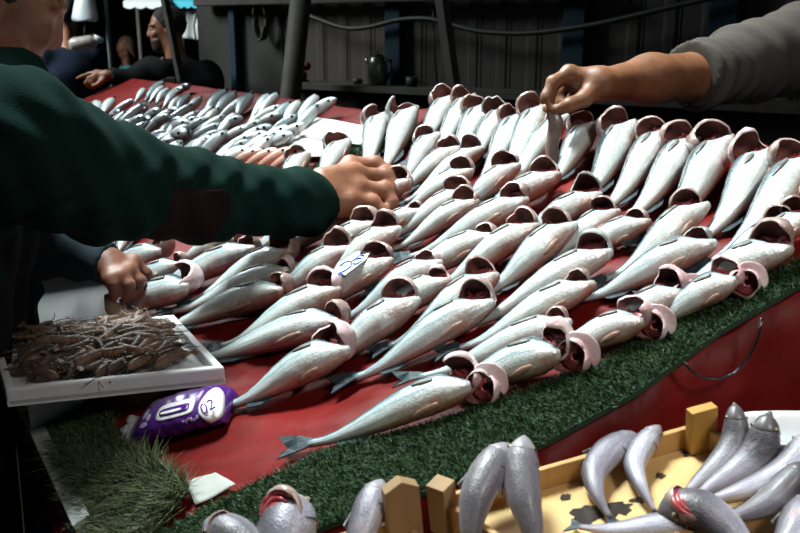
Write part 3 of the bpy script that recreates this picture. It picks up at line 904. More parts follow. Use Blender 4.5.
ROWA = [(268, 96, 245, 127), (276, 97, 258, 119), (287, 107, 266, 131), (300, 102, 280, 130), (313, 100, 291, 125), (321, 108, 298, 122), (308, 118, 292, 136)]
ROWB = [(291, 132, 260, 150), (260, 136, 228, 150), (257, 145, 232, 162), (248, 130, 226, 144), (270, 113, 240, 132), (240, 146, 212, 160)]
ROWC = [(227, 91, 200, 121), (236, 93, 209, 123), (244, 100, 214, 123), (252, 94, 234, 121), (235, 121, 208, 134), (248, 129, 215, 146), (219, 126, 176, 147), (213, 136, 185, 150)]
ROWD = [(201, 98, 186, 118), (190, 95, 174, 117), (179, 99, 167, 116), (174, 92, 160, 112), (169, 89, 155, 106), (164, 82, 142, 104), (163, 88, 148, 104), (143, 90, 133, 104), (180, 90, 163, 98), (188, 86, 172, 92)]
HEAP = [(191, 123, 167, 126), (186, 134, 165, 136), (168, 128, 156, 145), (114, 99, 100, 119), (95, 103, 93, 118), (126, 105, 106, 118), (144, 110, 130, 116), (158, 111, 140, 118), (128, 117, 108, 122), (150, 120, 133, 124),
        (124, 128, 108, 128), (140, 128, 122, 134), (158, 122, 146, 132), (135, 112, 118, 126), (118, 122, 110, 132), (148, 136, 128, 140), (166, 117, 150, 124), (176, 122, 160, 130), (120, 112, 107, 116), (138, 120, 120, 130), (160, 134, 144, 142), (174, 136, 158, 148)]
_r = np.random.RandomState(12)
FILL = []
for (x0, x1, y0, y1, n_) in ((150, 215, 122, 150, 13), (196, 262, 132, 156, 12), (120, 170, 110, 140, 12), (160, 235, 100, 124, 9), (245, 292, 112, 140, 7)):
    for _ in range(n_):
        hx, hy = _r.uniform(x0, x1), _r.uniform(y0, y1); FILL.append((hx, hy, hx - _r.uniform(16, 32), hy + _r.uniform(8, 22)))
k = 0
for rows, lab, grp in ((ROWA, 'small silver fish standing in the fan just left of the white paper', 'small fish left of the paper'),
                       (ROWB, 'small silver fish lying flat in the gap between the white paper and the fans behind', 'small fish below the fans'),
                       (ROWC, 'small dark-backed fish leaning in the group behind the forearm, left of the slanted thick pole', 'dark-backed small fish'),
                       (ROWD, 'small pale fish leaning in the far row in front of the pointing seller', 'small fish before the seller'),
                       (FILL, 'small silver fish lying in the loose middle of the far block of small fish', 'small fish in the loose middle'),
                       (HEAP, 'small pale fish tumbled in the far heap above the green sleeve', 'heap of small fish')):
    for q in rows:
        k += 1
        small_at(*q, (-1 if grp.startswith('dark') else k), lab, grp, lift=(.012 * (k % 3) if grp.startswith('heap') else .004))
# orange fish by the paper
for (h, t, lab) in (((250, 156), (230, 166), 'first orange fish from the left under the lower paper sheet'), ((264, 157), (244, 168), 'second orange fish from the left under the lower paper sheet'),
                    ((276, 158), (256, 170), 'third orange fish from the left under the lower paper sheet'), ((288, 160), (268, 172), 'rightmost orange fish under the lower paper sheet')):
    r = small_at(*h, *t, 1, lab, 'orange fish beside the paper', .006)
    r['category'] = 'fish'; r.name = 'orange_fish'
    for c in r.children:
        if c.name.startswith('body'): c.data = c.data.copy(); c.data.materials[0] = M['mullet']

# ------------------------------------------------------------------ foam tray of shrimp
M['foam'] = simple('white_foam', (0.78, 0.78, 0.80), (0.70, 0.71, 0.73), 90, 0.55, 0.15, 0.001)
# tray corners on the table (its base), read from the photo
fr = on(226, 384, .004); tn_ = NV * .08 + np.array([0, 0, .92]); tn_ /= np.linalg.norm(tn_)
def ontray(px, py):
    r = ray(px, py); return CAM + r * (np.dot(fr - CAM, tn_) / np.dot(r, tn_))
fl_, br = ontray(8, 407), ontray(158, 334)
ex = fr - fl_; LX = np.linalg.norm(ex); ex /= LX
ey = br - fr; LY = np.linalg.norm(ey) * .98; ey -= ex * (ey @ ex); ey /= np.linalg.norm(ey)
if ey[1] < 0: ey = -ey
ez = np.cross(ex, ey)
TC = fr - ex * LX / 2 + ey * LY / 2
TH_ = .026
SK = -.30
TC = TC + ex * SK * LY / 2
def shear(mb):
    mb.v = [(x + SK * y, y, z) for x, y, z in mb.v]; return mb
tray = empty('foam_tray', TC, 'white foam tray heaped with brown shrimp at the near left of the display', 'tray', None, (ex, ey, ez))
mb = MB(); mb.box((0, 0, .004), (LX / 2, LY / 2, .004)); shear(mb).build('tray_bottom', M['foam'], tray, smooth=False)
for (c, h) in (((0, -LY / 2 + .006, TH_ / 2), (LX / 2, .006, TH_ / 2)), ((0, LY / 2 - .006, TH_ / 2), (LX / 2, .006, TH_ / 2)),
               ((LX / 2 - .006, 0, TH_ / 2), (.006, LY / 2 - .0125, TH_ / 2)), ((-LX / 2 + .006, 0, TH_ / 2), (.006, LY / 2 - .0125, TH_ / 2))):
    mb = MB(); mb.box(c, h); shear(mb).build('tray_rim', M['foam'], tray, smooth=False, bevel=.003)
M['shrimp'] = simple('shrimp_shell', (0.13, 0.075, 0.05), (0.24, 0.15, 0.105), 90, 0.42, 0.4, 0.002, spec=.25)
M['shrimp_dark'] = simple('dark_shrimp_shell', (0.055, 0.036, 0.028), (0.14, 0.085, 0.06), 90, 0.42, 0.4, 0.002, spec=.25)
M['feeler'] = simple('shrimp_feeler', (0.10, 0.065, 0.05), rough=.6)
def shrimp_proto(seed, mat, curl):
    rs = np.random.RandomState(seed); t = bpy.data.objects.new('shrimp', None); t.empty_display_size = .02; link(t)
    L, R = .072, .0088; mb = MB(); pts = []; rad = []
    N = 30
    for i in range(N + 1):
        f = i / N; g = curl * (f - .4)
        pts.append(np.array([L * math.sin(g) / max(curl, .1), L * (1 - math.cos(g)) / max(curl, .1), R * .8]))
        rr = lerp(f, [0, .06, .3, .6, .78, .93, 1], [.28, .42, .75, .95, 1.0, .62, .1]) * R
        if f < .62: rr *= 1 + .10 * math.cos(2 * PI * f * 10)
        rad.append(rr)
    mb.tube(pts, rad, 10, flat=.95); mb.build('body', mat, t)
    tf = MB(); p = pts[0]; d = pts[0] - pts[2]; d /= np.linalg.norm(d); sd = np.array([-d[1], d[0], 0])
    for s in (-.6, 0, .6):
        q = d * math.cos(s) + sd * math.sin(s); w = np.array([-q[1], q[0], 0]) * .0028
        tf.prism([p - w * .5, p + q * .007 - w, p + q * .013, p + q * .007 + w, p + w * .5], (0, 0, .0012))
    tf.build('tail_fan', mat, t, smooth=False)
    fe = MB(); h = pts[-1]; d = pts[-1] - pts[-3]; d /= np.linalg.norm(d); sd = np.array([-d[1], d[0], 0])
    for s in (-1, 1):
        fe.tube([h + d * .022 * q + sd * s * (.003 + .012 * q * q) - np.array([0, 0, .003 * q]) for q in np.linspace(-.05, 1, 8)], [.0007] * 8, 5)
    fe.build('feelers', M['feeler'], t)
    lg = MB()
    for j in range(5):
        i = 14 + j * 2; q = pts[i]; s = np.array([0, -1, -.2])
        lg.tube([q + np.array([0, -.4 * R, -.2 * R]), q + np.array([.004, -1.5 * R, -.1 * R]), q + np.array([.009, -2.1 * R, -.6 * R])], [.0008, .0007, .0004], 5)
    lg.build('legs', mat, t)
    return t
SP = [shrimp_proto(1, M['shrimp'], .9), shrimp_proto(2, M['shrimp_dark'], 1.5), shrimp_proto(3, M['shrimp'], .5), shrimp_proto(4, M['shrimp_dark'], 1.1)]
rs = np.random.RandomState(5); usedS = set(); GX, GY = 15, 9; n_s = 0
for layer in range(2):
    for i in range(GX):
        for j in range(GY if layer == 0 else GY - 2):
            if layer and (i in (0, GX - 1) or rs.rand() < .25): continue
            x = (-LX / 2 + .05) + (LX - .10) * (i + .5 + rs.uniform(-.3, .3)) / GX; y = (-LY / 2 + .037) + (LY - .066) * (j + (.5 if layer == 0 else 1.5) + rs.uniform(-.3, .3)) / GY
            k = rs.randint(4); pr = SP[k]
            if k not in usedS: r = pr; usedS.add(k)
            else:
                r = pr.copy(); link(r)
                for ch in pr.children:
                    c = ch.copy(); link(c); c.parent = r
            dome = .012 * (1 - (2 * x / LX) ** 2) * (1 - (2 * y / LY) ** 2)
            m = Matrix.Translation(Vector(TC + ex * (x + SK * y) + ey * y + ez * (.010 + .009 * layer + dome + rs.uniform(0, .004) + .006)))
            rot = Matrix(((ex[0], ey[0], ez[0]), (ex[1], ey[1], ez[1]), (ex[2], ey[2], ez[2]))).to_4x4()
            ang = rs.normal(.25, .7) + (PI if rs.rand() < .4 else 0)
            r.matrix_world = m @ rot @ Matrix.Rotation(ang, 4, 'Z') @ Matrix.Rotation(rs.uniform(-.10, .10), 4, 'Y') @ Matrix.Rotation(rs.uniform(-.5, .5), 4, 'X') @ Matrix.Scale(rs.uniform(.7, 1.0), 4)
            tag(r, 'raw brown shrimp in the heap filling the white foam tray', 'shrimp', 'raw shrimp heaped in the foam tray'); n_s += 1
# the tray is wedged level on a foam block at its low side
wc = TC - ex * LX * .22; pb = empty('foam_block', wc, 'foam block wedged under the low left side of the shrimp tray', 'block', None, (ex, ey, ez))
mb = MB(); dpt = lambda x, y: float((wc + ex * x + ey * y - P0) @ NV) / float(ez @ NV)
xs, ys = (-LX * .14, LX * .2), (-LY * .12, LY * .40)
vs = [(x, y, -.001) for x in xs for y in ys] + [(x, y, -max(.003, dpt(x, y) - .004)) for x in xs for y in ys]
mb.add(vs, [(0, 1, 3, 2), (4, 6, 7, 5), (0, 4, 5, 1), (2, 3, 7, 6), (0, 2, 6, 4), (1, 5, 7, 3)]); mb.build('block_body', M['foam'], pb, smooth=False)
# foam slab leaning up behind the tray
q = [on(40, 330), on(140, 318)]
e = q[1] - q[0]; Lw = np.linalg.norm(e); e /= Lw
upd = NV * .8 + np.cross(NV, e) * .6; upd /= np.linalg.norm(upd)
fb = empty('foam_slab', q[0] + e * Lw / 2, 'greyish white foam slab leaning behind the shrimp tray', 'foam slab', None, (e, np.cross(upd, e), upd))
mb = MB(); mb.box((-.02, 0, .055), (Lw / 2 + .02, .006, .055)); mb.build('panel', M['foam'], fb, smooth=False, bevel=.002)
mb = MB(); mb.box((-.02, -.007, .106), (Lw / 2 + .02, .012, .006)); mb.build('panel_rim', M['foam'], fb, smooth=False, bevel=.002)
# striped packet beyond the tray
c = on(28, 312)
pk = empty('printed_packet', c + NV * .02, 'small blue, white and red printed packet beyond the shrimp tray', 'packet', None, (E1, E2, NV))
M['pk_blue'] = simple('packet_blue', (0.02, 0.05, 0.25), rough=.3); M['pk_red'] = simple('packet_red', (0.4, 0.02, 0.03), rough=.3)
mb = MB(); mb.ball((0, 0, .012), (.028, .02, .014), 14); mb.build('packet_body', M['foam'], pk)
mb = MB(); mb.ball((.002, -.004, .020), (.023, .0175, .009), 14); mb.build('blue_band', M['pk_blue'], pk)
mb = MB(); mb.ball((.004, -.0085, .013), (.025, .014, .0055), 14); mb.build('red_band', M['pk_red'], pk)

# ------------------------------------------------------------------ purple wipes packet
A, B = on(131, 430, .016), on(239, 403, .014)
wx = B - A; WL = np.linalg.norm(wx); wx /= WL; wy = np.cross(NV, wx)
wp = empty('wipes_packet', (A + B) / 2 - NV * .012, 'purple soft packet of wet wipes lying on the red cloth', 'wipes packet', None, (wx, wy, NV))
M['purple'] = simple('purple_film', (0.085, 0.015, 0.20), (0.05, 0.01, 0.13), 25, 0.25, 0.5, 0.004, coat=.3)
M['lilac'] = simple('lilac_print', (0.45, 0.35, 0.6), rough=.35); M['label_white'] = simple('white_film', (0.78, 0.76, 0.80), rough=.3)
WH, WW = .036, .038
def pil(f, g, off=0):                     # pillow surface: f along -1..1, g round
    s = (1 - abs(f) ** 4) ** .5
    ww = WW * (.78 + .22 * s); hh = WH * (.14 + .86 * s) * .5
    w = 1 + .025 * math.sin(9 * f + 2 * g) + .015 * math.sin(23 * f - 3 * g)
    cg, sg = math.cos(g), math.sin(g)
    q = lambda v: math.copysign(abs(v) ** .75, v)
    return np.array([f * (WL / 2 - .012), q(cg) * ww * w + off * cg, hh + .001 + q(sg) * hh * w + off * sg])
mb = MB(); N, K = 40, 28
mb.add([pil(-.995 + 1.99 * i / N, 2 * PI * k / K) for i in range(N + 1) for k in range(K)],
       [(i * K + k, i * K + (k + 1) % K, (i + 1) * K + (k + 1) % K, (i + 1) * K + k) for i in range(N) for k in range(K)] + [tuple(range(K))[::-1], tuple(range(N * K, N * K + K))])
mb.build('packet_body', M['purple'], wp)
mb = MB(); vs = []
for i in range(7):
    for j in range(9): vs.append((-WL / 2 + .016 - .030 * i / 6, -.030 + .060 * j / 8, .012 + .0035 * math.sin(j * 1.9 + i) * (i / 6) + .004 * i / 6))
mb.add(vs, [(i * 9 + j, i * 9 + j + 1, (i + 1) * 9 + j + 1, (i + 1) * 9 + j) for i in range(6) for j in range(8)])
o = mb.build('end_seal', M['label_white'], wp); so = o.modifiers.new('t', 'SOLIDIFY'); so.thickness = .0015
def patch(name, fc, gc, outline, mat, off):
    """a printed shape wrapped on the pillow: outline in (f, g) offsets"""
    mb = MB(); top = []; c = pil(fc, gc, off)
    n = len(outline); R_ = 5
    for r in range(1, R_ + 1):
        for (df, dg) in outline: top.append(pil(fc + df * r / R_, gc + dg * r / R_, off))
    mb.add([c] + top, [(0, 1 + k, 1 + (k + 1) % n) for k in range(n)] + [(1 + (r - 1) * n + k, 1 + r * n + k, 1 + r * n + (k + 1) % n, 1 + (r - 1) * n + (k + 1) % n) for r in range(1, R_) for k in range(n)])
    o = mb.build(name, mat, wp); so = o.modifiers.new('t', 'SOLIDIFY'); so.thickness = .0006; return o
circ = lambda a, b, n=24, p=1: [(a * math.copysign(abs(math.cos(2 * PI * k / n)) ** p, math.cos(2 * PI * k / n)), b * math.copysign(abs(math.sin(2 * PI * k / n)) ** p, math.sin(2 * PI * k / n))) for k in range(n)]
GF = -PI * .32 + PI        # unused direction kept simple: near side is -y (g = 180..270), top is g = 90
patch('round_label', .78, 2.15, circ(.20, 1.0), M['label_white'], .0012)
patch('opening_panel', .08, 2.0, circ(.40, .42, 28, .45), M['label_white'], .0012)
patch('panel_print', .08, 2.0, circ(.31, .20, 28, .45), M['purple'], .0024)
patch('panel_stripe', .02, 2.05, circ(.22, .07, 20, .6), M['label_white'], .0036)
for (f0, g0, a_, b_) in ((-.62, 1.75, .07, .22), (-.58, 2.35, .09, .16), (-.50, 2.0, .05, .2)): patch('leaf_print', f0, g0, circ(a_, b_, 16), M['lilac'], .0012)
for i in range(6): patch('script_print', .28 + .055 * i, 2.78 + .07 * math.sin(i * 2.1), circ(.025, .10 + .05 * (i % 2), 10), M['lilac'], .0012)
def text_obj(body, name, mat, parent, mw, size, extrude=.0004):
    cu = bpy.data.curves.new(name, 'FONT'); cu.body = body; cu.size = size; cu.extrude = extrude; cu.align_x = 'CENTER'; cu.align_y = 'CENTER'
    to = bpy.data.objects.new(name, cu); link(to)
    dg = bpy.context.evaluated_depsgraph_get(); me = bpy.data.meshes.new_from_object(to.evaluated_get(dg))
    bpy.data.objects.remove(to); me.materials.clear(); me.materials.append(mat); me.name = name
    o = bpy.data.objects.new(name, me); link(o, parent); o.matrix_local = mw; return o
c = pil(.78, 2.2, .0065); nz = np.array([0, math.cos(2.25), math.sin(2.25)]); tx = np.array([.9, .35, .0]); tx -= nz * (tx @ nz); tx /= np.linalg.norm(tx); ty = np.cross(nz, tx)
m = Matrix.Identity(4)
for r in range(3): m[r][0], m[r][1], m[r][2], m[r][3] = tx[r], ty[r], nz[r], c[r]
text_obj('02', 'number_print', M['purple'], wp, m, .021)

# ------------------------------------------------------------------ wooden crates in front
M['crate'] = simple('yellow_crate_wood', (0.50, 0.29, 0.10), (0.36, 0.19, 0.06), 7, 0.55, 0.2, 0.002, stretch=(6, 1, 1), coat=.1)
M['crate_floor'] = simple('crate_floor_ply', (0.62, 0.42, 0.18), (0.50, 0.31, 0.11), 5, 0.5, 0.2, 0.002, stretch=(3, 1, 1), coat=.15)
M['post'] = simple('crate_post_wood', (0.33, 0.21, 0.10), (0.22, 0.13, 0.06), 12, 0.7, 0.3, 0.002, stretch=(1, 1, .2))
M['post_y'] = simple('yellow_post_wood', (0.48, 0.27, 0.06), (0.33, 0.17, 0.03), 12, 0.6, 0.3, 0.002, stretch=(1, 1, .25))
M['stain'] = simple('dark_slime', (0.012, 0.010, 0.010), (0.04, 0.03, 0.025), 60, 0.25, 0.4, coat=.4)
K8 = .80
bl, brc, frc = P(440, 497, 1.045 * K8), P(697, 424, 1.125 * K8), P(832, 482, 1.0 * K8)
flc = bl + (frc - brc) * 1.05
cn = np.cross(brc - bl, frc - brc); cn /= np.linalg.norm(cn)
if cn[2] < 0: cn = -cn
RH = .024                                        # rail height
cc_ = (bl + brc + frc + flc) / 4 - cn * RH
crate = empty('wooden_crate', cc_, 'yellow wooden crate holding whiting in front of the red skirt', 'crate')
bot = [q - cn * RH - cc_ for q in (bl, brc, frc, flc)]
mb = MB(); mb.prism([q - cn * .006 for q in bot], cn * .006); mb.build('crate_floor', M['crate_floor'], crate, smooth=False)
for (p, q) in ((bot[0], bot[1]), (bot[1], bot[2]), (bot[3], bot[2]), (bot[0], bot[3])):
    mb = MB(); mb.bar(p + cn * (RH / 2 - .004), q + cn * (RH / 2 - .004), .006, RH + .008, up=cn); mb.build('rail', M['crate'], crate, smooth=False, bevel=.001)
exx = (brc - bl) / np.linalg.norm(brc - bl); eyy = np.cross(cn, exx)
mb = MB(); p = bot[1] + exx * -.002 - eyy * .010; mb.box(p + cn * .022, (.0145, .006, .028), (exx, eyy, cn)); mb.build('corner_post', M['post_y'], crate, smooth=False, bevel=.001)
mb = MB(); p = bot[0] + exx * .000 - eyy * .006; mb.box(p + cn * .018, (.010, .010, .027), (exx * .8 + eyy * .6, eyy * .8 - exx * .6, cn)); mb.build('corner_post', M['post'], crate, smooth=False, bevel=.001)

def oncr(px, py, off=0.0):                       # pixel -> point on the crate floor, raised by off
    r = ray(px, py); q0 = bl - cn * (RH - off); return CAM + r * (np.dot(q0 - CAM, cn) / np.dot(r, cn))
stains = [((590, 515), .020, .009), ((617, 508), .018, .008), ((576, 440), .010, .004), ((690, 452), .013, .005), ((702, 447), .008, .004), ((660, 476), .006, .003), ((565, 497), .007, .003), ((640, 500), .012, .003)]
for i, ((x, y), a_, b_) in enumerate(stains):
    c = oncr(x, y, .0004) - cc_; rs = np.random.RandomState(i); g0 = rs.uniform(-.4, .4); pts = []
    for k in range(18):
        g = 2 * PI * k / 18; rr = rs.uniform(.55, 1.2); u = a_ * math.cos(g) * rr * .9; v = b_ * math.sin(g) * rr * 1.6
        pts.append(c + exx * (u * math.cos(g0) - v * math.sin(g0)) + eyy * (u * math.sin(g0) + v * math.cos(g0)))
    mb = MB(); mb.prism(pts, cn * .0006); mb.build('stain', M['stain'], crate, smooth=False)


M['hake_head'] = simple('whiting_head_skin', (0.18, 0.165, 0.19), (0.30, 0.28, 0.31), 40, 0.38, .3, .002, coat=.1)
M['gill_line'] = simple('dark_gill_line', (0.05, 0.04, 0.05), (0.12, 0.10, 0.12), 60, 0.4)
M['hake_dark'] = simple('dark_whiting_skin', (0.06, 0.052, 0.058), (0.12, 0.105, 0.115), 45, 0.38, .3, .002, coat=.1)
def whiting(path, w, label, lift=.0, openmouth=False, gill=False, face=None, roll=0.0, dk=False, name='whiting', group='whiting in the wooden crate'):
    """path: tail to snout, a list of world points; a slender fish with head, eye, jaw and fins"""
    pts = [np.array(p, float) for p in path]
    seg = [0] + list(np.cumsum([np.linalg.norm(pts[i + 1] - pts[i]) for i in range(len(pts) - 1)]))
    L = seg[-1]; T = np.linspace(0, L, 30)
    cv = np.stack([np.interp(T, seg, [p[i] for p in pts]) for i in range(3)], -1)
    for _ in range(6): cv[1:-1] = .25 * cv[:-2] + .5 * cv[1:-1] + .25 * cv[2:]
    org = cv[len(cv) // 2].copy(); root = empty(name, org, label, 'fish', group)
    cv = cv - org
    f = np.linspace(0, 1, 30)
    rad = np.interp(f, [0, .06, .25, .5, .7, .82, .9, .96, 1], [.20, .22, .52, .88, 1.0, .92, .74, .45, .12]) * w
    upv = cn if abs(np.dot(cv[-1] - cv[0], cn)) < .8 * L else eyy
    mb = MB(); mb.tube(list(cv), list(rad), 18, flat=.92, up=upv)
    mb.uv = [(u, (.5 + roll - v) % 1.0) for u, v in mb.uv]
    b = mb.build('body', M['hake_dk'] if dk else M['hake'], root); fix_seam(b)
    mb = MB(); k0 = 25; mb.tube([cv[j] + (cv[j] * 0) for j in range(k0, 30)], [rad[j] * (1.02 if j > k0 else .96) for j in range(k0, 30)], 18, flat=.93, up=upv)
    hd_ = mb.build('head', M['hake_dark'] if dk else M['hake_head'], root)
    t = cv[1] - cv[0]; t /= np.linalg.norm(t); s = np.cross(upv, t); s /= np.linalg.norm(s); n_ = np.cross(t, s)
    mb = MB(); mb.prism([cv[0] + s * .2 * w, cv[0] - t * .9 * w + s * .75 * w, cv[0] - t * .65 * w, cv[0] - t * .95 * w - s * .7 * w, cv[0] - s * .2 * w], n_ * .0012)
    mb.build('tail_fin', M['fin'], root, smooth=False)
    # head details
    i = 26; t = cv[28] - cv[24]; t /= np.linalg.norm(t); s = np.cross(upv, t); s /= np.linalg.norm(s); n_ = np.cross(t, s)
    for sg in (1, -1):
        e = cv[i] + (s * sg * .90 + n_ * .34) * rad[i]
        mb = MB(); mb.ball(e - (s * sg * .9 + n_ * .34) * .08 * w, .17 * w, 12); eo = mb.build('eye', M['eye_gold'], root)
        mb = MB(); mb.ball(e + (s * sg * .9 + n_ * .34) * .035 * w, .10 * w, 10); mb.build('pupil', M['eye_dark'], eo)
    jm = MB(); jm.tube([cv[25] - n_ * .45 * rad[25], cv[27] - n_ * .75 * rad[27], cv[29] + t * .10 * w - n_ * (.55 if openmouth else .30) * w], [.42 * w, .34 * w, .10 * w], 12)
    jm.build('jaw', M['hake_dark'] if dk else M['hake'], root)
    mb = MB()
    for sg in (1, -1): mb.tube([cv[29] + t * .06 * w - n_ * .02 * w, cv[28] + s * sg * rad[28] * 1.0 - n_ * .12 * rad[28], cv[27] + s * sg * rad[27] * 1.0 - n_ * .18 * rad[27], cv[25] + s * sg * rad[25] * .98 - n_ * .26 * rad[25]], [.03 * w, .05 * w, .05 * w, .02 * w], 6)
    mb.build('mouth_line', M['gill_line'], root)
    g = 22; mb = MB(); ctr = cv[g]; tt = cv[g + 1] - cv[g - 1]; tt /= np.linalg.norm(tt); ss = np.cross(upv, tt); ss /= np.linalg.norm(ss); nn = np.cross(tt, ss)
    for sg in (1, -1):
        mb.tube([ctr + (ss * sg * math.cos(a) * 1.0 + nn * math.sin(a) * .92) * (rad[g] * .985) + tt * (.30 * w * math.cos(1.6 * a) - .1 * w) for a in np.linspace(-.9, .75, 14)], [.0002 + .045 * w * math.sin(PI * (k + .5) / 14) for k in range(14)], 6)
    mb.build('gill_edge', M['gill_line'], root)
    mb = MB(); c = cv[19]; mb.prism([c + ss * rad[19] * .98 + nn * .1 * w, c + ss * rad[19] * 1.05 - tt * .9 * w + nn * .25 * w, c + ss * rad[19] * .95 - tt * .9 * w - nn * .1 * w], ss * .0012 + nn * .0003)
    mb.build('pectoral_fin', M['fin_grey'], root, smooth=False)
    if gill:
        ho, hi = MB(), MB(); q = cv[23] + nn * .35 * w + ss * .15 * w
        a, b2, d = cup(ho, hi, q, (nn * .75 - tt * .1 - ss * .15 + np.array([0, -.5, .1])) if face is None else face, (.86 if face is None else .95) * w, .6, 77, .12)
        if face is not None:
            gl = MB()
            for j in range(3): gl.tube([q + np.array(d) * (.1 + .06 * j) * w + a * math.cos(g) * (.75 - .2 * j) * w + b2 * math.sin(g) * (.75 - .2 * j) * w for g in np.linspace(-1.4, 1.9, 10)], [.02 * w + .11 * w * math.sin(PI * (i_ + .5) / 10) for i_ in range(10)], 8)
            gl.build('gills', M['gills'], root)
        ho.build('gill_cover', M['head'], root); hi.build('gill_cavity', M['gills'], root)
    return root

WR = .0175
def cp(pixs, w): return [oncr(x, y, w * h) for x, y, h in pixs]
whiting(cp([(610, 518, .4), (596, 495, .9), (592, 472, 1.0), (606, 453, 1.1), (636, 434, 1.3)], WR), .0155, 'whiting curled like a C, leftmost on the crate floor in the middle', roll=.1)
whiting(cp([(655, 512, .4), (641, 487, .9), (633, 466, 1.0), (642, 446, 1.2), (660, 426, 1.6)], WR), .0125, 'slim whiting with pale torn head, second from left on the crate floor', roll=.0)
whiting(cp([(677, 503, .4), (700, 480, .8), (722, 462, 1.1), (737, 440, 1.8), (735, 404, 3.4)], WR), .0135, 'whiting with dark head raised, just right of the tall crate post', dk=True, roll=.15)
whiting(cp([(690, 500, .4), (718, 482, .8), (745, 466, 1.1), (762, 448, 1.9), (768, 414, 3.6)], WR), .0165, 'bigger whiting with dark raised head and mouth open, second right of the tall post', dk=True, openmouth=True, roll=.12)
whiting(cp([(700, 503, .5), (735, 493, .9), (770, 482, 1.0), (795, 464, 1.6), (812, 432, 2.6)], WR), .0155, 'pale whiting cut by the right picture edge inside the crate', roll=.05)
whiting(cp([(716, 521, 1.1), (748, 512, 1.2), (775, 498, 1.4), (792, 480, 1.9), (806, 462, 2.6)], WR), .0135, 'whiting with dark speckled head lying along the near crate rail at the right', dk=True, roll=.25)
whiting(cp([(580, 527, .5), (615, 531, .9), (650, 528, 1.1), (685, 522, 1.2), (712, 521, 1.4)], WR), .0135, 'pinkish whiting lying along the bottom picture edge, tail to the left', roll=.1)
whiting(cp([(775, 590, .5), (748, 556, .9), (727, 530, 1.4), (703, 510, 1.9), (684, 506, 2.0), (658, 514, 1.7)], WR), .0195, 'fish with red open gills and dark head pointing left at the bottom edge', gill=True, face=(.25, -.35, .9), dk=True, roll=.05)
whiting([P(478, 575, .775), P(470, 530, .79), P(476, 495, .805), P(492, 465, .825), P(509, 444, .84)], .0175, 'left one of two grey whiting standing upright against the crate back rail', roll=.3)
whiting([P(540, 575, .77), P(533, 530, .785), P(524, 500, .80), P(520, 470, .82), P(524, 436, .835)], .0175, 'right one of two grey whiting standing upright, eye and jaw visible', roll=.22, openmouth=True)
whiting([P(770, 560, .72), P(785, 545, .735), P(800, 525, .75), P(815, 500, .77)], .018, 'fish just entering the bottom right corner of the picture', roll=.1)

# second crate at the lower left, its corner post and rail
q1, q0 = P(408, 535, .80), P(300, 562, .775)
lc = (q1 + q0) / 2 - np.array([0, .1, .03])
c2 = empty('wooden_crate', lc, 'wooden crate at the bottom edge left of the whiting crate, with a tall corner post', 'crate')
ex2 = (q1 - q0); l2 = np.linalg.norm(ex2); ex2 /= l2; ey2 = np.cross((0, 0, 1), ex2); ey2 /= np.linalg.norm(ey2); ez2 = np.cross(ex2, ey2)
Q = lambda x, y, z: q0 + ex2 * x + ey2 * y + ez2 * z - lc
mb = MB(); mb.box(Q(l2 / 2 - .03, -.09, -.035), (l2 / 2 + .05, .095, .003), (ex2, ey2, ez2)); mb.build('crate_floor', M['crate_floor'], c2, smooth=False)
for (p, q) in ((Q(-.08, 0, .004), Q(l2, 0, .004)), (Q(-.08, -.185, .004), Q(l2, -.185, .004)), (Q(l2, -.182, .004), Q(l2, -.003, .004)), (Q(-.08, -.182, .004), Q(-.08, -.003, .004))):
    mb = MB(); mb.bar(p, q, .006, .026, up=ez2); mb.build('rail', M['crate'], c2, smooth=False, bevel=.001)
mb = MB(); pc = Q(l2 - .006, -.012, .012); mb.box(pc, (.0155, .007, .045), (ex2, ey2, ez2)); pw = MB()
top = [pc + ez2 * .045 + ex2 * -.0155 + ey2 * .007, pc + ez2 * .045 + ex2 * .0155 + ey2 * .007, pc + ez2 * .053 + ey2 * .007]
mb.prism(top, -ey2 * .014); mb.build('corner_post', M['post'], c2, smooth=False, bevel=.001)
whiting([P(262, 640, .72), P(275, 580, .74), P(284, 540, .755), P(291, 515, .77), P(289, 495, .785)], .026, 'large fish head with red open gills, bottom edge left of the tall post', gill=True, face=(-.55, -.75, .35), roll=.12, name='open_fish', group='fish in the lower left crate')
whiting([P(300, 600, .72), P(262, 560, .74), P(235, 536, .755), P(205, 522, .77)], .018, 'fish head just showing at the bottom edge near the grass mat', gill=True, roll=.2, name='open_fish', group='fish in the lower left crate')
whiting([P(352, 600, .74), P(358, 545, .765), P(370, 505, .785), P(382, 480, .80)], .015, 'pale fish leaning up against the tall crate post from the left', roll=.05, name='open_fish', group='fish in the lower left crate')
# a trestle carries both crates
M['trestle'] = simple('trestle_wood', (0.10, 0.07, 0.045), (0.06, 0.04, 0.03), 10, .8)
low = min(float((q + cc_)[2]) for q in bot) - .012
tr = empty('trestle_bench', (.12, .62, 0), 'low bench under the front crates, below the picture', 'bench')
zt = float(lc[2]) - .045
mb = MB(); mb.box((.03, .04, zt - .03), (.42, .15, .012)); mb.build('bench_top', M['trestle'], tr, smooth=False)
for sx in (-.35, .41):
    for sy in (-.08, .16):
        mb = MB(); mb.bar((sx, sy, 0), (sx, sy, zt - .042), .04, .04, up=(0, 1, 0)); mb.build('leg', M['trestle'], tr, smooth=False)
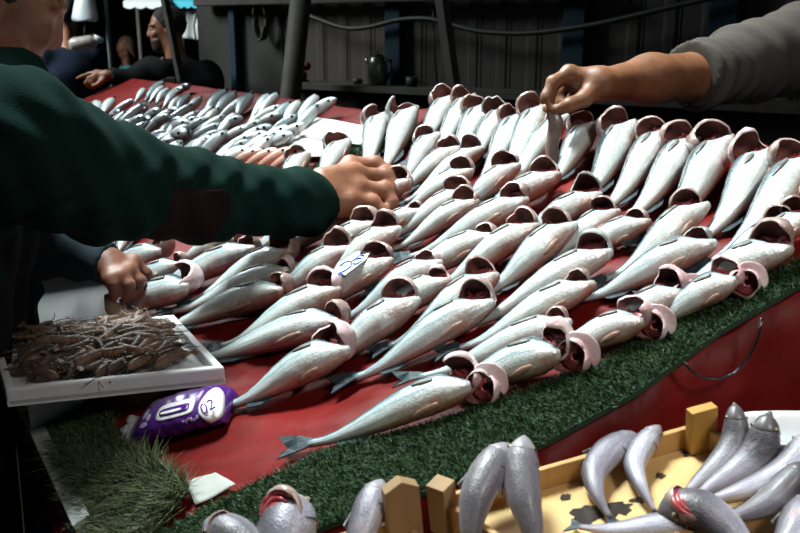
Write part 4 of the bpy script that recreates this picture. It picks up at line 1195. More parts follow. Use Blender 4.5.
# white tub right of the crate
c = P(800, 434, .885)
tb = empty('plastic_tub', c - np.array([0, 0, .03]), 'white rounded plastic tub behind the right end of the crate', 'tub')
mb = MB(); N = 40
def rr_(g, s): return np.array([math.copysign(abs(math.cos(g)) ** .6, math.cos(g)) * .060 * s, math.copysign(abs(math.sin(g)) ** .6, math.sin(g)) * .036 * s, 0])
prof = [(.70, -.02), (.86, 0.0), (.95, .03), (1.06, .034), (1.06, .038), (.93, .036), (.84, .004), (.68, -.012)]
vs = [rr_(2 * PI * k / N, s) + np.array([0, 0, z]) for s, z in prof for k in range(N)]
mb.add(vs, [(i * N + k, i * N + (k + 1) % N, (i + 1) * N + (k + 1) % N, (i + 1) * N + k) for i in range(len(prof) - 1) for k in range(N)] + [tuple(range(N))[::-1], tuple(range((len(prof) - 1) * N, len(prof) * N))])
M['plastic'] = simple('white_plastic', (0.72, 0.74, 0.76), (0.66, 0.68, 0.70), 20, .35)
mb.build('tub_body', M['plastic'], tb)

# ------------------------------------------------------------------ people
def skin_mat(name, c1, c2, c3):
    m, nt, bs = new_mat(name)
    n = noise(nt, 22, 4); n2 = noise(nt, 160, 3)
    c = ramp(nt, n.outputs['Fac'], [(0.3, c1), (0.5, c2), (0.72, c3)])
    nt.links.new(c, bs.inputs['Base Color']); bs.inputs['Roughness'].default_value = .5
    bs.inputs['Subsurface Weight'].default_value = .12; bs.inputs['Subsurface Radius'].default_value = (.01, .004, .002); bs.inputs['Subsurface Scale'].default_value = .5
    hh = mth(nt, 'ADD', mth(nt, 'MULTIPLY', n2.outputs['Fac'], .5), n.outputs['Fac'])
    bump(nt, bs, hh, .35, .003); return m
M['skin_a'] = skin_mat('weathered_skin', (.20, .075, .038), (.27, .112, .06), (.33, .13, .08))
M['skin_b'] = skin_mat('ruddy_skin', (.17, .062, .036), (.21, .082, .05), (.26, .10, .065))
M['skin_v'] = skin_mat('tan_skin', (.13, .052, .022), (.20, .082, .036), (.26, .105, .052))
def cloth_mat(name, c1, c2, sc=9, rough=.9, fine=350):
    m, nt, bs = new_mat(name); n = noise(nt, sc, 4); n2 = noise(nt, fine, 2)
    nt.links.new(ramp(nt, n.outputs['Fac'], [(.3, c1), (.7, c2)]), bs.inputs['Base Color']); bs.inputs['Roughness'].default_value = rough
    bs.inputs['Specular IOR Level'].default_value = .06
    bump(nt, bs, mth(nt, 'ADD', mth(nt, 'MULTIPLY', n2.outputs['Fac'], .4), n.outputs['Fac']), .4, .006); return m
M['green_knit'] = cloth_mat('green_knit', (.0025, .013, .010), (.0045, .020, .015))
M['patch'] = cloth_mat('brown_elbow_patch', (.018, .009, .007), (.012, .006, .005))
M['black_cloth'] = cloth_mat('black_cloth', (.008, .009, .010), (.014, .015, .016))
M['navy_cloth'] = cloth_mat('navy_cloth', (.008, .012, .022), (.013, .020, .035))
M['slate_knit'] = cloth_mat('slate_knit', (.030, .045, .055), (.045, .062, .074))
M['grey_shirt'] = cloth_mat('grey_brown_shirt', (.075, .066, .060), (.105, .092, .083))
M['turq'] = cloth_mat('turquoise_top', (.06, .30, .38), (.10, .40, .48))
M['hair'] = simple('dark_hair', (.006, .005, .004), (.014, .011, .009), 120, .85, .6, .004, stretch=(1, 1, .2))
M['brown_hair'] = simple('brown_hair', (.15, .075, .04), (.08, .04, .022), 80, .55, .5, .004, stretch=(1, 1, .2))
M['stubble'] = skin_mat('stubbled_skin', (.028, .015, .010), (.042, .022, .014), (.06, .030, .019))
nrm = lambda v: np.array(v, float) / np.linalg.norm(v)


def head(B, c, fwd, up, s=1.0):
    c = np.array(c, float); f = nrm(fwd); u = nrm(np.array(up, float) - f * np.dot(up, f)); r = np.cross(f, u)
    ax = np.stack([f, r, u])
    B.ell(c + (u * .022 - f * .012) * s, np.array([.097, .075, .098]) * s, ax, .03)
    B.ell(c + (f * .036 - u * .045) * s, np.array([.058, .056, .074]) * s, ax, .03)
    B.ell(c + (f * .060 - u * .103) * s, np.array([.028, .030, .020]) * s, ax, .025)
    for q in (-1, 1):
        B.cap(c + (f * .0 - u * .075 + r * q * .048) * s, c + (f * .055 - u * .100 + r * q * .016) * s, .024 * s, .02 * s, .02)
        B.ell(c + (-f * .008 - u * .012 + r * q * .076) * s, np.array([.018, .008, .030]) * s, ax, .006)
        B.ell(c + (f * .070 - u * .022 + r * q * .036) * s, np.array([.02, .02, .016]) * s, ax, .015)
        B.cap(c + (f * .088 + u * .026 + r * q * .010) * s, c + (f * .074 + u * .028 + r * q * .045) * s, .009 * s, .008 * s, .01)
    B.cap(c + (f * .088 + u * .018) * s, c + (f * .103 - u * .026) * s, .008 * s, .012 * s, .010)
    for q in (-1, 1): B.cap(c + (f * .100 - u * .030) * s, c + (f * .094 - u * .032 + r * q * .013) * s, .008 * s, .007 * s, .006)
    B.cap(c + (f * .090 - u * .062 - r * .018) * s, c + (f * .090 - u * .062 + r * .018) * s, .0065 * s, .0065 * s, .006)
    B.cap(c + (f * .088 - u * .073 - r * .014) * s, c + (f * .088 - u * .073 + r * .014) * s, .0065 * s, .0065 * s, .006)
    return c, f, u, r


def head_children(root, hd, hairmat, h, s=1.0, beard=False, long_=False, brow=True, eyes=True):
    c, f, u, r = hd; ax = np.stack([f, r, u]); org = np.array(root.matrix_world.translation)
    for q in (-1, 1):
        if not eyes: continue
        e = c + (f * .0745 + u * .004 + r * q * .032) * s
        m = MB(); m.ball(e - org, .0125 * s, 12); eo = m.build('eye', M['eye_white'], root)
        m = MB(); m.ball(e + (f * .0085) * s - org, .006 * s, 8); m.build('pupil', M['eye_dark'], eo)
        if brow:
            m = MB(); m.tube([e + (u * (.021 + .003 * math.sin(PI * k / 5)) + f * (.014 - .0015 * k) + r * q * (-.016 + .0075 * k)) * s - org for k in range(6)], [.003 * s, .0045 * s, .0045 * s, .004 * s, .003 * s, .0015 * s], 7)
            m.build('eyebrow', hairmat, root)
    H = Body(.02); H.ell(c + (u * .032 - f * .022) * s, np.array([.102, .084, .102]) * s, ax)
    if long_:
        for q in (-1, 1): H.cap(c + (-f * .05 + r * q * .05) * s, c + (-f * .07 - u * .20 + r * q * .05) * s, .045 * s, .03 * s)
    H.fold = lambda p: .004 * np.sin(p[:, 0] * 170) * np.sin(p[:, 1] * 150) * np.sin(p[:, 2] * 130)
    H.cut(c + (f * .030 + u * .030) * s, f * .82 - u * .57)
    H.mesh('hair', hairmat, root, h)
    if beard:
        Bd = Body(.02); Bd.ell(c + (f * .040 - u * .058) * s, np.array([.058, .059, .066]) * s, ax); Bd.ell(c + (f * .062 - u * .103) * s, np.array([.030, .033, .023]) * s, ax)
        for q in (-1, 1): Bd.cap(c + (-u * .075 + r * q * .048) * s, c + (f * .055 - u * .100 + r * q * .016) * s, .026 * s, .022 * s)
        Bd.cut(c + (f * .05 - u * .040) * s, u * .9 + f * .25)
        Bd.mesh('beard', M['stubble'], root, h)


def legs(B, hip, feet, z0=0.0, r=(.085, .055, .042), foot=(1, 0, 0)):
    for q, ft in zip((-1, 1), feet):
        h = np.array(hip) + np.array([0, .09 * q, -.05]); ft = np.array(ft, float); kn = (h + ft) / 2 + np.array(foot) * .03
        B.chain([h, kn, ft + np.array([0, 0, .09])], r, .03)
        B.cap(ft + np.array([0, 0, .045]), ft + np.array(foot) * .16 + np.array([0, 0, .035]), .042, .035, .03)


def hand(B, wrist, mcp, chains, thumb, rf=.0105, rp=.019, kw=.012):
    for m_, ch in zip(mcp, chains):
        B.cap(wrist, m_, rp * 1.25, rf * 1.25, kw)
        B.chain([m_] + ch, [rf * 1.18, rf * 1.08, rf * .97, rf * .80], .0045)
        B.ell(np.array(m_), (rf * 1.25,) * 3, None, .008); B.ell(np.array(ch[0]), (rf * 1.16,) * 3, None, .004)
    for a, b in zip(mcp[:-1], mcp[1:]): B.cap(a, b, rf * 1.1, rf * 1.1, .010)
    B.chain([wrist + (thumb[0] - wrist) * .4] + thumb, [rp, rf * 1.35, rf * 1.15, rf * .9], .008)

def nails(root, tips, dirs, r, mat):
    org = np.array(root.matrix_world.translation)
    for t, (d, nn) in zip(tips, dirs):
        d = nrm(d); nn = nrm(np.array(nn) - d * np.dot(nn, d)); s = np.cross(d, nn)
        m = MB(); m.ball(t + nn * r * .62 - org, (r * .8, r * .62, r * .34), 10, (d, s, nn)); m.build('fingernail', mat, root)

M['nail'] = simple('fingernail', (.50, .27, .20), (.55, .32, .25), 30, .35)

# --- the customer in the green sweater, leaning in from the left
A = Body(.03)
pel = np.array([-.765, 1.20, .93]); chest = np.array([-.70, 1.22, 1.26]); neckb = P(0, 66, 1.24)
shR = P(12, 142, 1.13); elR = P(165, 196, 1.36); wrR = P(320, 197, 1.575)
shL = np.array([-.66, 1.50, 1.38]); elL = np.array([-.74, 1.60, 1.10]); wrL = np.array([-.74, 1.58, .86])
fwA = (.72, .52, -.46); hcA = P(-6, -8, 1.28)
def torsoA(B, g=0.0):
    for (c, w_, r) in ((pel, .085, .112), ((pel + chest) / 2 + np.array([.0, 0, 0]), .085, .112), (chest, .11, .112)):
        B.cap(c + np.array([0, -w_, 0]), c + np.array([0, w_, 0]), r + g, r + g, .06)
    B.cap(pel, chest, .11 + g, .12 + g, .06); B.cap(shR + np.array([-.03, .04, -.02]), shL, .075 + g, .07 + g, .06); B.cap(chest, neckb + np.array([-.03, 0, -.06]), .11 + g, .075 + g, .06)
torsoA(A, -.012)
A.cap(neckb + np.array([-.02, 0, -.04]), hcA + np.array([-.035, 0, -.05]), .058, .054, .03)
hdA = head(A, hcA, fwA, (.55, .1, .8), 1.0)
A.chain([shR, elR, wrR], [.062, .045, .030], .03); A.chain([shL, elL, wrL], [.055, .042, .030], .03)
HZ = -.055
mcpA = [P(350, 165, 1.70 + HZ), P(358, 175, 1.675 + HZ), P(358, 188, 1.65 + HZ), P(350, 200, 1.625 + HZ)]
chA = [[P(375, 164, 1.715 + HZ), P(388, 171, 1.71 + HZ), P(391, 181, 1.695 + HZ)], [P(385, 176, 1.69 + HZ), P(394, 187, 1.685 + HZ), P(391, 198, 1.675 + HZ)],
       [P(384, 190, 1.665 + HZ), P(392, 202, 1.66 + HZ), P(386, 211, 1.655 + HZ)], [P(372, 203, 1.64 + HZ), P(383, 212, 1.64 + HZ), P(382, 219, 1.645 + HZ)]]
hand(A, wrR + (P(335, 188, 1.63 + HZ) - wrR) * .3, mcpA, chA, [P(334, 203, 1.655 + HZ), P(354, 212, 1.685 + HZ), P(370, 214, 1.69 + HZ)], .0132, .023)
for (x0, y0, x1, y1, z) in ((322, 180, 352, 172, 1.655), (322, 192, 355, 188, 1.645), (322, 203, 352, 206, 1.64), (335, 206, 366, 209, 1.66)): A.cap(P(x0, y0, 1.60 + HZ * .5), P(x1, y1, z + HZ), .024, .017, .014)
for ch in chA: A.ell(ch[0], (.0148,) * 3, None, .008)
legs(A, pel, [(-.84, 1.12, 0), (-.84, 1.34, 0)], r=(.085, .055, .042))
A.chain([wrL, wrL + np.array([.02, 0, -.09])], [.03, .028]); A.chain([wrL + np.array([.02, 0, -.09]), wrL + np.array([.05, 0, -.16])], [.024, .012])
person = empty('person', (-.82, 1.22, 0), 'person in a dark green sweater leaning in from the left, arm stretched across the fish', 'person')
A.mesh('body', M['skin_a'], person, .0045)
head_children(person, hdA, M['hair'], .006, beard=True, eyes=False)
G = Body(.03)
torsoA(G, .008); G.chain([shR, P(95, 180, 1.25), P(200, 197, 1.41), P(300, 203, 1.548), P(340, 205, 1.62)], [.098, .083, .067, .0535, .052], .03)
G.chain([shL, elL, wrL], [.075, .06, .045], .03); G.cap(neckb + np.array([-.02, 0, -.07]), neckb + np.array([-.005, 0, -.02]), .085, .070, .03)
cuffd = nrm(P(330, 202, 1.60) - P(300, 205, 1.55))
G.cut(P(319, 204, 1.58), cuffd, .2); G.cut(wrL + np.array([0, 0, .0]), (0.1, 0, -1), .12); G.cut(chest + np.array([0, 0, -.14]), (0, 0, -1), .32)
G.cut(neckb + np.array([.0, 0, .0]), nrm(hcA - neckb), .11)
_d = nrm(wrR - shR)
def foldG(p):
    t = (p - shR) @ _d
    return .0035 * np.sin(t * 62 + 5 * np.sin(p[:, 2] * 26)) * np.sin(p[:, 0] * 19 + p[:, 2] * 31) + .0025 * np.sin(t * 120 + p[:, 2] * 90)
G.fold = foldG
# knit rib at the cuff and an elbow patch are pieces of the sweater
sw = G.mesh('sweater', M['green_knit'], person, .006)
Pt = Body(.03); Pt.chain([P(95, 180, 1.25), P(200, 197, 1.41), P(300, 203, 1.548)], [.0845, .0685, .055], .03); Pt.fold = foldG
pc = P(172, 214, 1.315); Pt.cut(P(140, 205, 1.31), -_d); Pt.cut(P(205, 205, 1.41), _d); Pt.cut(P(170, 186, 1.3), UP)
Pt.mesh('elbow_patch', M['patch'], sw, .006)
Ap = Body(.04)
for (c, w_, r) in ((pel, .10, .135), ((pel + chest) / 2, .10, .135), (chest, .125, .135)): Ap.cap(c + np.array([0, -w_, 0]), c + np.array([0, w_, 0]), r, r, .06)
Ap.cap(pel + np.array([0, -.1, 0]), pel + np.array([.0, -.12, -.42]), .13, .13, .06); Ap.cap(pel + np.array([0, .1, 0]), pel + np.array([.0, .12, -.42]), .13, .13, .06); Ap.cap(pel, pel + np.array([0, 0, -.42]), .13, .13, .06); Ap.cap(chest, pel, .13, .13, .06)
Ap.cut((0, 0, .50), (0, 0, -1)); Ap.cut((0, 0, 1.315), (0, 0, 1))
Ap.fold = lambda p: .007 * np.sin(p[:, 1] * 60 + p[:, 0] * 48 + 2 * np.sin(p[:, 2] * 7))
Ap.mesh('coat', M['black_cloth'], person, .009)
Tr = Body(.03); legs(Tr, pel, [(-.84, 1.12, 0), (-.84, 1.34, 0)], r=(.10, .075, .062)); Tr.cut((0, 0, .09), (0, 0, -1)); Tr.cap(pel, pel + np.array([0, 0, .05]), .12)
Tr.mesh('trousers', M['navy_cloth'], person, .012)
Sh = Body(.02)
for yy in (1.12, 1.34): Sh.cap((-.86, yy, .055), (-.67, yy, .045), .058, .046)
Sh.cut((0, 0, .0), (0, 0, -1)); Sh.mesh('shoes', M['black_cloth'], person, .01)

# --- the second customer, whose hand reaches into the shrimp
B = Body(.03)
shB = np.array([-.98, 1.80, 1.36]); elB = P(-25, 238, 1.66); wrB = P(106, 263, 1.585)
bp = np.array([-1.10, 1.98, .92]); bc = np.array([-1.06, 1.98, 1.28]); hB = np.array([-1.0, 2.0, 1.62])
def torsoB(Q, g):
    for c in (bp, (bp + bc) / 2, bc): Q.cap(c + np.array([0, -.09, 0]), c + np.array([0, .09, 0]), .115 + g, .115 + g, .06)
    Q.cap(bp, bc, .11 + g, .11 + g, .06); Q.cap(shB, shB + np.array([-.02, .38, 0]), .07 + g, .07 + g, .06)
torsoB(B, -.012); B.cap(bc + np.array([.01, 0, .1]), hB + np.array([-.01, 0, -.06]), .06, .055)
hdB = head(B, hB, (.85, -.2, -.45), (.4, 0, .9))
B.chain([shB, elB, wrB], [.055, .042, .029], .03); B.chain([shB + np.array([0, .38, 0]), np.array([-1.02, 2.24, 1.08]), np.array([-.9, 2.2, .9])], [.055, .042, .03], .03)
mcpB = [P(134, 262, 1.60), P(129, 271, 1.575), P(121, 276, 1.555), P(111, 279, 1.545)]
chB = [[P(146, 274, 1.605), P(147, 285, 1.605), P(142, 292, 1.60)], [P(140, 281, 1.575), P(140, 292, 1.575), P(135, 298, 1.575)],
       [P(129, 285, 1.55), P(129, 295, 1.555), P(125, 300, 1.56)], [P(114, 285, 1.54), P(115, 293, 1.545), P(113, 298, 1.55)]]
hand(B, wrB, mcpB, chB, [P(126, 272, 1.625), P(134, 286, 1.63), P(134, 296, 1.62)], .0100, .019)
legs(B, bp, [(-1.14, 1.88, 0), (-1.14, 2.1, 0)])
pB = empty('person', (-1.12, 1.98, 0), 'person in slate grey sleeve picking seafood from the shrimp tray, below the green sleeve', 'person')
B.mesh('body', M['skin_b'], pB, .0045); head_children(pB, hdB, M['hair'], .008)
S = Body(.03); torsoB(S, .008); S.chain([shB, elB, P(40, 248, 1.62), P(113, 265, 1.583)], [.08, .062, .050, .036], .03); S.chain([shB + np.array([0, .38, 0]), np.array([-1.02, 2.24, 1.08]), np.array([-.9, 2.2, .9])], [.075, .058, .045], .03)
S.cut(P(109, 264, 1.583), nrm(P(113, 265, 1.583) - P(40, 248, 1.62)), .15); S.cut((0, 0, .86), (0, 0, -1)); S.cut(hB + np.array([-.02, 0, -.13]), (0, 0, 1), .13)
S.fold = lambda p: .003 * np.sin(p[:, 0] * 95 + 40 * p[:, 2]) * np.sin(p[:, 2] * 50 + p[:, 1] * 20)
S.mesh('pullover', M['slate_knit'], pB, .007)
T = Body(.03); T.cap(bp, bp + np.array([0, 0, .02]), .125); legs(T, bp, [(-1.14, 1.88, 0), (-1.14, 2.1, 0)], r=(.10, .075, .06)); T.cut((0, 0, .08), (0, 0, -1)); T.mesh('trousers', M['black_cloth'], pB, .014)
# the pale piece held under that hand
mb = MB(); pth = [P(106, 294, 1.565), P(111, 306, 1.565), P(119, 315, 1.565), P(128, 318, 1.57), (P(137, 312, 1.575)), P(142, 301, 1.58)]
ct = P(124, 306, 1.57)
mb.tube([q - ct for q in pth], [.004, .013, .018, .016, .009, .003], 12, flat=.45, up=FW)
M['squid'] = simple('pale_seafood', (.42, .30, .20), (.30, .22, .16), 40, .3, .3, coat=.3)
sq = empty('squid_piece', ct, 'pale tan crescent of seafood held by the lower hand over the shrimp', 'seafood')
mb.build('flesh', M['squid'], sq)
mb = MB(); mb.tube([P(121, 299, 1.572) - ct, P(124, 309, 1.568) - ct, P(127, 316, 1.566) - ct], [.004, .006, .003], 8); mb.build('fin', M['squid'], sq)

# --- the vendor at the right, holding a limp strip over the fish
V = Body(.03)
wrV = P(602, 84, 1.50); elV = P(705, 76, 1.64); shV = P(822, 46, 1.88)
vp = np.array([1.10, 1.86, .98]); vc = np.array([1.06, 1.90, 1.36]); hV = np.array([1.02, 1.92, 1.76])
def torsoV(Q, g):
    for c in (vp, (vp + vc) / 2, vc): Q.cap(c + np.array([.0, -.09, 0]), c + np.array([.0, .09, 0]), .12 + g, .12 + g, .06)
    Q.cap(vp, vc, .115 + g, .115 + g, .06); Q.cap(shV + np.array([.02, 0, -.01]), shV + np.array([.14, .3, -.02]), .075 + g, .07 + g, .06)
torsoV(V, -.012); V.cap(vc + np.array([0, 0, .12]), hV + np.array([.01, 0, -.06]), .062, .055)
hdV = head(V, hV, (-.75, -.35, -.5), (-.4, 0, .9))
V.chain([shV, elV, P(650, 79, 1.56), wrV], [.06, .045, .040, .026], .025); V.chain([shV + np.array([.14, .3, -.02]), np.array([1.2, 2.16, 1.2]), np.array([1.1, 2.08, .98])], [.055, .042, .03], .03)
mcpV = [P(569, 73, 1.495), P(570, 75, 1.52), P(575, 80, 1.545), P(582, 88, 1.565)]
chV = [[P(553, 82, 1.48), P(546, 97, 1.475), P(548, 109, 1.475)], [P(554, 84, 1.51), P(549, 100, 1.50), P(551, 113, 1.495)],
       [P(560, 92, 1.545), P(561, 103, 1.54), P(570, 106, 1.53)], [P(569, 98, 1.57), P(571, 106, 1.56), P(578, 107, 1.55)]]
hand(V, P(598, 83, 1.50), mcpV, chV, [P(584, 99, 1.475), P(569, 105, 1.465), P(556, 110, 1.470)], .0100, .0185)
legs(V, vp, [(1.12, 1.76, 0), (1.12, 1.98, 0)], foot=(-1, 0, 0))
pV = empty('person', (1.12, 1.88, 0), 'person reaching in from the right with grey sleeve rolled to the elbow', 'person')
V.mesh('body', M['skin_v'], pV, .0045); head_children(pV, hdV, M['hair'], .008, beard=True)
nails(pV, [P(547, 108, 1.473)], [(-UP + RT * .1, -RT * .8 - FW * .4)], .009, M['nail'])
Sv = Body(.03); torsoV(Sv, .006); Sv.chain([P(676, 78, 1.60), P(700, 75, 1.635), P(745, 63, 1.73), P(800, 50, 1.86), shV], [.052, .056, .072, .088, .09], .03)
Sv.chain([shV + np.array([.14, .3, -.02]), np.array([1.2, 2.16, 1.2]), np.array([1.1, 2.08, .98])], [.075, .06, .05], .03)
ev = nrm(P(700, 75, 1.635) - P(676, 78, 1.60)); Sv.cut(P(689, 76, 1.62), -ev, .16); Sv.cut((0, 0, .92), (0, 0, -1)); Sv.cut(hV + np.array([.0, 0, -.13]), (-.2, 0, 1), .13)
evl = nrm(shV - P(690, 76, 1.62))
def foldV(p):
    t = (p - P(689, 76, 1.62)) @ evl
    return .0055 * np.sin(t * 150 + 3.0 * np.sin((p @ UP) * 26)) * np.exp(-np.clip(t, 0, 1) * 9) + .005 * np.sin(t * 60 + (p @ UP) * 30) * np.clip(t * 5, 0, 1)
Sv.fold = foldV
shirt = Sv.mesh('shirt', M['grey_shirt'], pV, .0055)
Cf = Body(.02)
for k in range(3): Cf.cap(P(690 + 5 * k, 76.5, 1.622 + .006 * k), P(693 + 5 * k, 76, 1.626 + .006 * k), .0555 + .001 * k, .0555 + .001 * k, .004)
Cf.cut(P(689.5, 76, 1.6215), -ev); Cf.cut(P(704, 75, 1.64), ev); Cf.mesh('rolled_cuff', M['grey_shirt'], shirt, .004)
Vs = Body(.03); torsoV(Vs, .018); Vs.cut((0, 0, .90), (0, 0, -1)); Vs.cut(vc + np.array([0, 0, .24]), (0, 0, 1)); Vs.cut(shV + np.array([.03, 0, 0]), nrm((-1, -.2, 0)), .3)
Vs.mesh('vest', M['navy_cloth'], pV, .010)
T = Body(.03); T.cap(vp, vp + np.array([0, 0, .02]), .13); legs(T, vp, [(1.12, 1.76, 0), (1.12, 1.98, 0)], foot=(-1, 0, 0), r=(.10, .075, .06)); T.cut((0, 0, .08), (0, 0, -1)); T.mesh('trousers', M['black_cloth'], pV, .014)
# the limp strip between his fingers
M['strip'] = simple('limp_fish_flesh', (.10, .068, .052), (.22, .17, .15), 30, .35, .5, .004, coat=.3)
pts = [P(551, 104, 1.478), P(553, 112, 1.472), P(556, 122, 1.472), P(555, 134, 1.473), P(553.5, 146, 1.475), P(554, 158, 1.477), P(556, 168, 1.478), P(560, 175, 1.48)]
ct = pts[3]
st = empty('flesh_strip', ct, 'limp grey-brown strip of fish flesh dangling from the vendor fingers', 'fish piece')
mb = MB(); mb.tube([q - ct for q in pts], [.007, .011, .0125, .010, .008, .009, .009, .004], 14, flat=.35, up=-FW); mb.build('dark_strip', M['strip'], st)
mb = MB(); pp = [P(550, 118, 1.474), P(549.5, 132, 1.474), P(548.5, 146, 1.476), P(548.5, 160, 1.478), P(549.5, 172, 1.479)]
mb.tube([q - ct for q in pp], [.002, .0035, .005, .0055, .002], 10, flat=.4, up=-FW); mb.build('pale_skin', M['head'], st)

# ------------------------------------------------------------------ the far stall: seller, passers-by, wall, posts
# --- the pointing seller
S = Body(.03); Zs = 5.2
hs_ = P(166, 29, Zs); px2 = lambda x, y, z=Zs: P(x, y, z)
ch_ = px2(186, 92, 5.25); pv_ = ch_ + np.array([0, 0, -.45]); sr = px2(150, 72, 5.05); sl = px2(208, 76, 5.4)
def torsoS(Q, g):
    Q.cap(px2(166, 88), px2(200, 90, 5.3), .105 + g, .105 + g, .08); Q.cap(pv_ + np.array([-.07, 0, 0]), pv_ + np.array([.07, 0, 0]), .11 + g, .11 + g, .08); Q.cap(ch_, pv_, .13 + g, .12 + g, .08); Q.cap(sr + np.array([.06, 0, -.01]), sl, .075 + g, .075 + g, .06)
torsoS(S, -.015); S.cap(px2(178, 66, 5.22), px2(172, 40), .06, .058, .03)
hdS = head(S, hs_, (-.96, -.30, -.08), (.0, 0, 1), 1.0)
armS = [sr, px2(132, 80, 4.95), px2(108, 75.5, 4.85)]
S.chain(armS, [.06, .045, .03], .03); S.chain([sl, sl + np.array([.08, -.1, -.3]), sl + np.array([-.02, -.3, -.42])], [.06, .045, .03], .03)
w0 = px2(106, 75.5, 4.85); mc = [px2(97, 72, 4.85), px2(96, 75, 4.83), px2(96, 78, 4.83), px2(97, 81, 4.84)]
hand(S, w0, mc, [[px2(89, 74, 4.85), px2(83, 76, 4.85), px2(77, 78.5, 4.85)], [px2(89, 78, 4.82), px2(86, 83, 4.82), px2(87, 87, 4.83)], [px2(91, 82, 4.82), px2(89, 86, 4.83), px2(91, 88, 4.84)], [px2(93, 84, 4.83), px2(92, 87, 4.84), px2(95, 88, 4.85)]],
     [px2(102, 81, 4.82), px2(97, 85, 4.81), px2(93, 86, 4.81)], .0112, .02)
legs(S, pv_, [(pv_[0] - .09, pv_[1] - .02, 0), (pv_[0] + .09, pv_[1] + .05, 0)], foot=(-.7, -.7, 0))
pS = empty('person', (pv_[0], pv_[1], 0), 'bearded person in black jacket beyond the stall, pointing to the left', 'person')
S.mesh('body', M['skin_v'], pS, .008); head_children(pS, hdS, M['hair'], .008, beard=True)
J = Body(.03); torsoS(J, .012); J.chain(armS[:2] + [px2(110, 75.5, 4.855)], [.085, .062, .045], .03); J.chain([sl, sl + np.array([.08, -.1, -.3]), sl + np.array([-.02, -.3, -.42])], [.085, .062, .05], .03)
J.cap(px2(180, 70, 5.22), px2(176, 60, 5.22), .088, .078, .03); J.cut(px2(109, 75.5, 4.853), nrm(armS[2] - armS[1]), .15); J.cut(px2(176, 57, 5.22), (-.25, 0, 1), .14); J.cut((0, 0, pv_[2] - .2), (0, 0, -1))
J.cap(pv_, pv_ + np.array([0, 0, -.25]), .15, .16, .06); J.fold = lambda p: .005 * np.sin(p[:, 2] * 45 + p[:, 0] * 30) * np.sin(p[:, 0] * 28)
jk = J.mesh('jacket', M['black_cloth'], pS, .010)
mb = MB(); o_ = np.array(pS.matrix_world.translation); mb.tube([px2(163, 58, 5.02) - o_, px2(161, 64, 5.0) - o_, px2(164, 72, 5.0) - o_], [.012, .010, .006], 8)
mb.build('collar_lining', M['grey_shirt'], pS)
T = Body(.03); legs(T, pv_, [(pv_[0] - .09, pv_[1] - .02, 0), (pv_[0] + .09, pv_[1] + .05, 0)], foot=(-.7, -.7, 0), r=(.10, .075, .06)); T.cut((0, 0, .08), (0, 0, -1)); T.mesh('trousers', M['navy_cloth'], pS, .016)

def passer(label, hx, hy, Z, fwd, top, hairm, skin, long_=False):
    h = P(hx, hy, Z); ct = h + np.array([0, 0, -.42]); pv = h + np.array([0, 0, -.80]); Q = Body(.04); sd = nrm(np.cross(fwd, (0, 0, 1))) * .17
    def tor(q, g):
        q.cap(ct - sd * .5, ct + sd * .5, .11 + g, .11 + g, .08); q.cap(ct + np.array([0, 0, .13]) - sd, ct + np.array([0, 0, .13]) + sd, .06 + g, .06 + g, .06); q.cap(ct, pv, .12 + g, .12 + g, .08)
        for s in (-1, 1): q.chain([ct + np.array([0, 0, .13]) + sd * s, ct + np.array([0, 0, -.15]) + sd * s * 1.25, ct + np.array([0, 0, -.32]) + sd * s * 1.1 + nrm(fwd) * .1], [.055 + g, .045 + g, .032 + g], .03)
    tor(Q, -.01); Q.cap(ct + np.array([0, 0, .15]), h + np.array([0, 0, -.05]), .055, .052)
    hd = head(Q, h, fwd, (0, 0, 1))
    fx = nrm((fwd[0], fwd[1], 0)); Q.chain([pv + sd * .5, np.array([pv[0], pv[1], .08]) + sd * .5], [.09, .05]); Q.chain([pv - sd * .5, np.array([pv[0], pv[1], .08]) - sd * .5], [.09, .05])
    for s in (-.5, .5): Q.cap(np.array([pv[0], pv[1], .045]) + sd * s, np.array([pv[0], pv[1], .04]) + sd * s + fx * .16, .042, .035)
    pr = empty('person', (pv[0], pv[1], 0), label, 'person'); Q.mesh('body', skin, pr, .012); head_children(pr, hd, hairm, .011, long_=long_)
    C_ = Body(.04); tor(C_, .012); C_.cut(ct + np.array([0, 0, .22]), (0, 0, 1)); C_.cut((0, 0, pv[2] - .05), (0, 0, -1))
    C_.mesh('top', top, pr, .014)
    T = Body(.04); T.cap(pv + np.array([0, 0, .03]), pv, .13); T.chain([pv + sd * .5, np.array([pv[0], pv[1], .08]) + sd * .5], [.105, .07]); T.chain([pv - sd * .5, np.array([pv[0], pv[1], .08]) - sd * .5], [.105, .07]); T.cut((0, 0, .08), (0, 0, -1)); T.mesh('trousers', M['navy_cloth'], pr, .018)
passer('person in a turquoise top with long brown hair walking far behind the pointing seller', 125, 47, 11.0, (-.9, -.4, -.1), M['turq'], M['brown_hair'], M['skin_v'], True)
passer('person in navy with dark curly hair beyond the green sweater at the left edge', 66, 14, 6.3, (-.5, .8, 0), M['navy_cloth'], M['hair'], M['skin_b'])

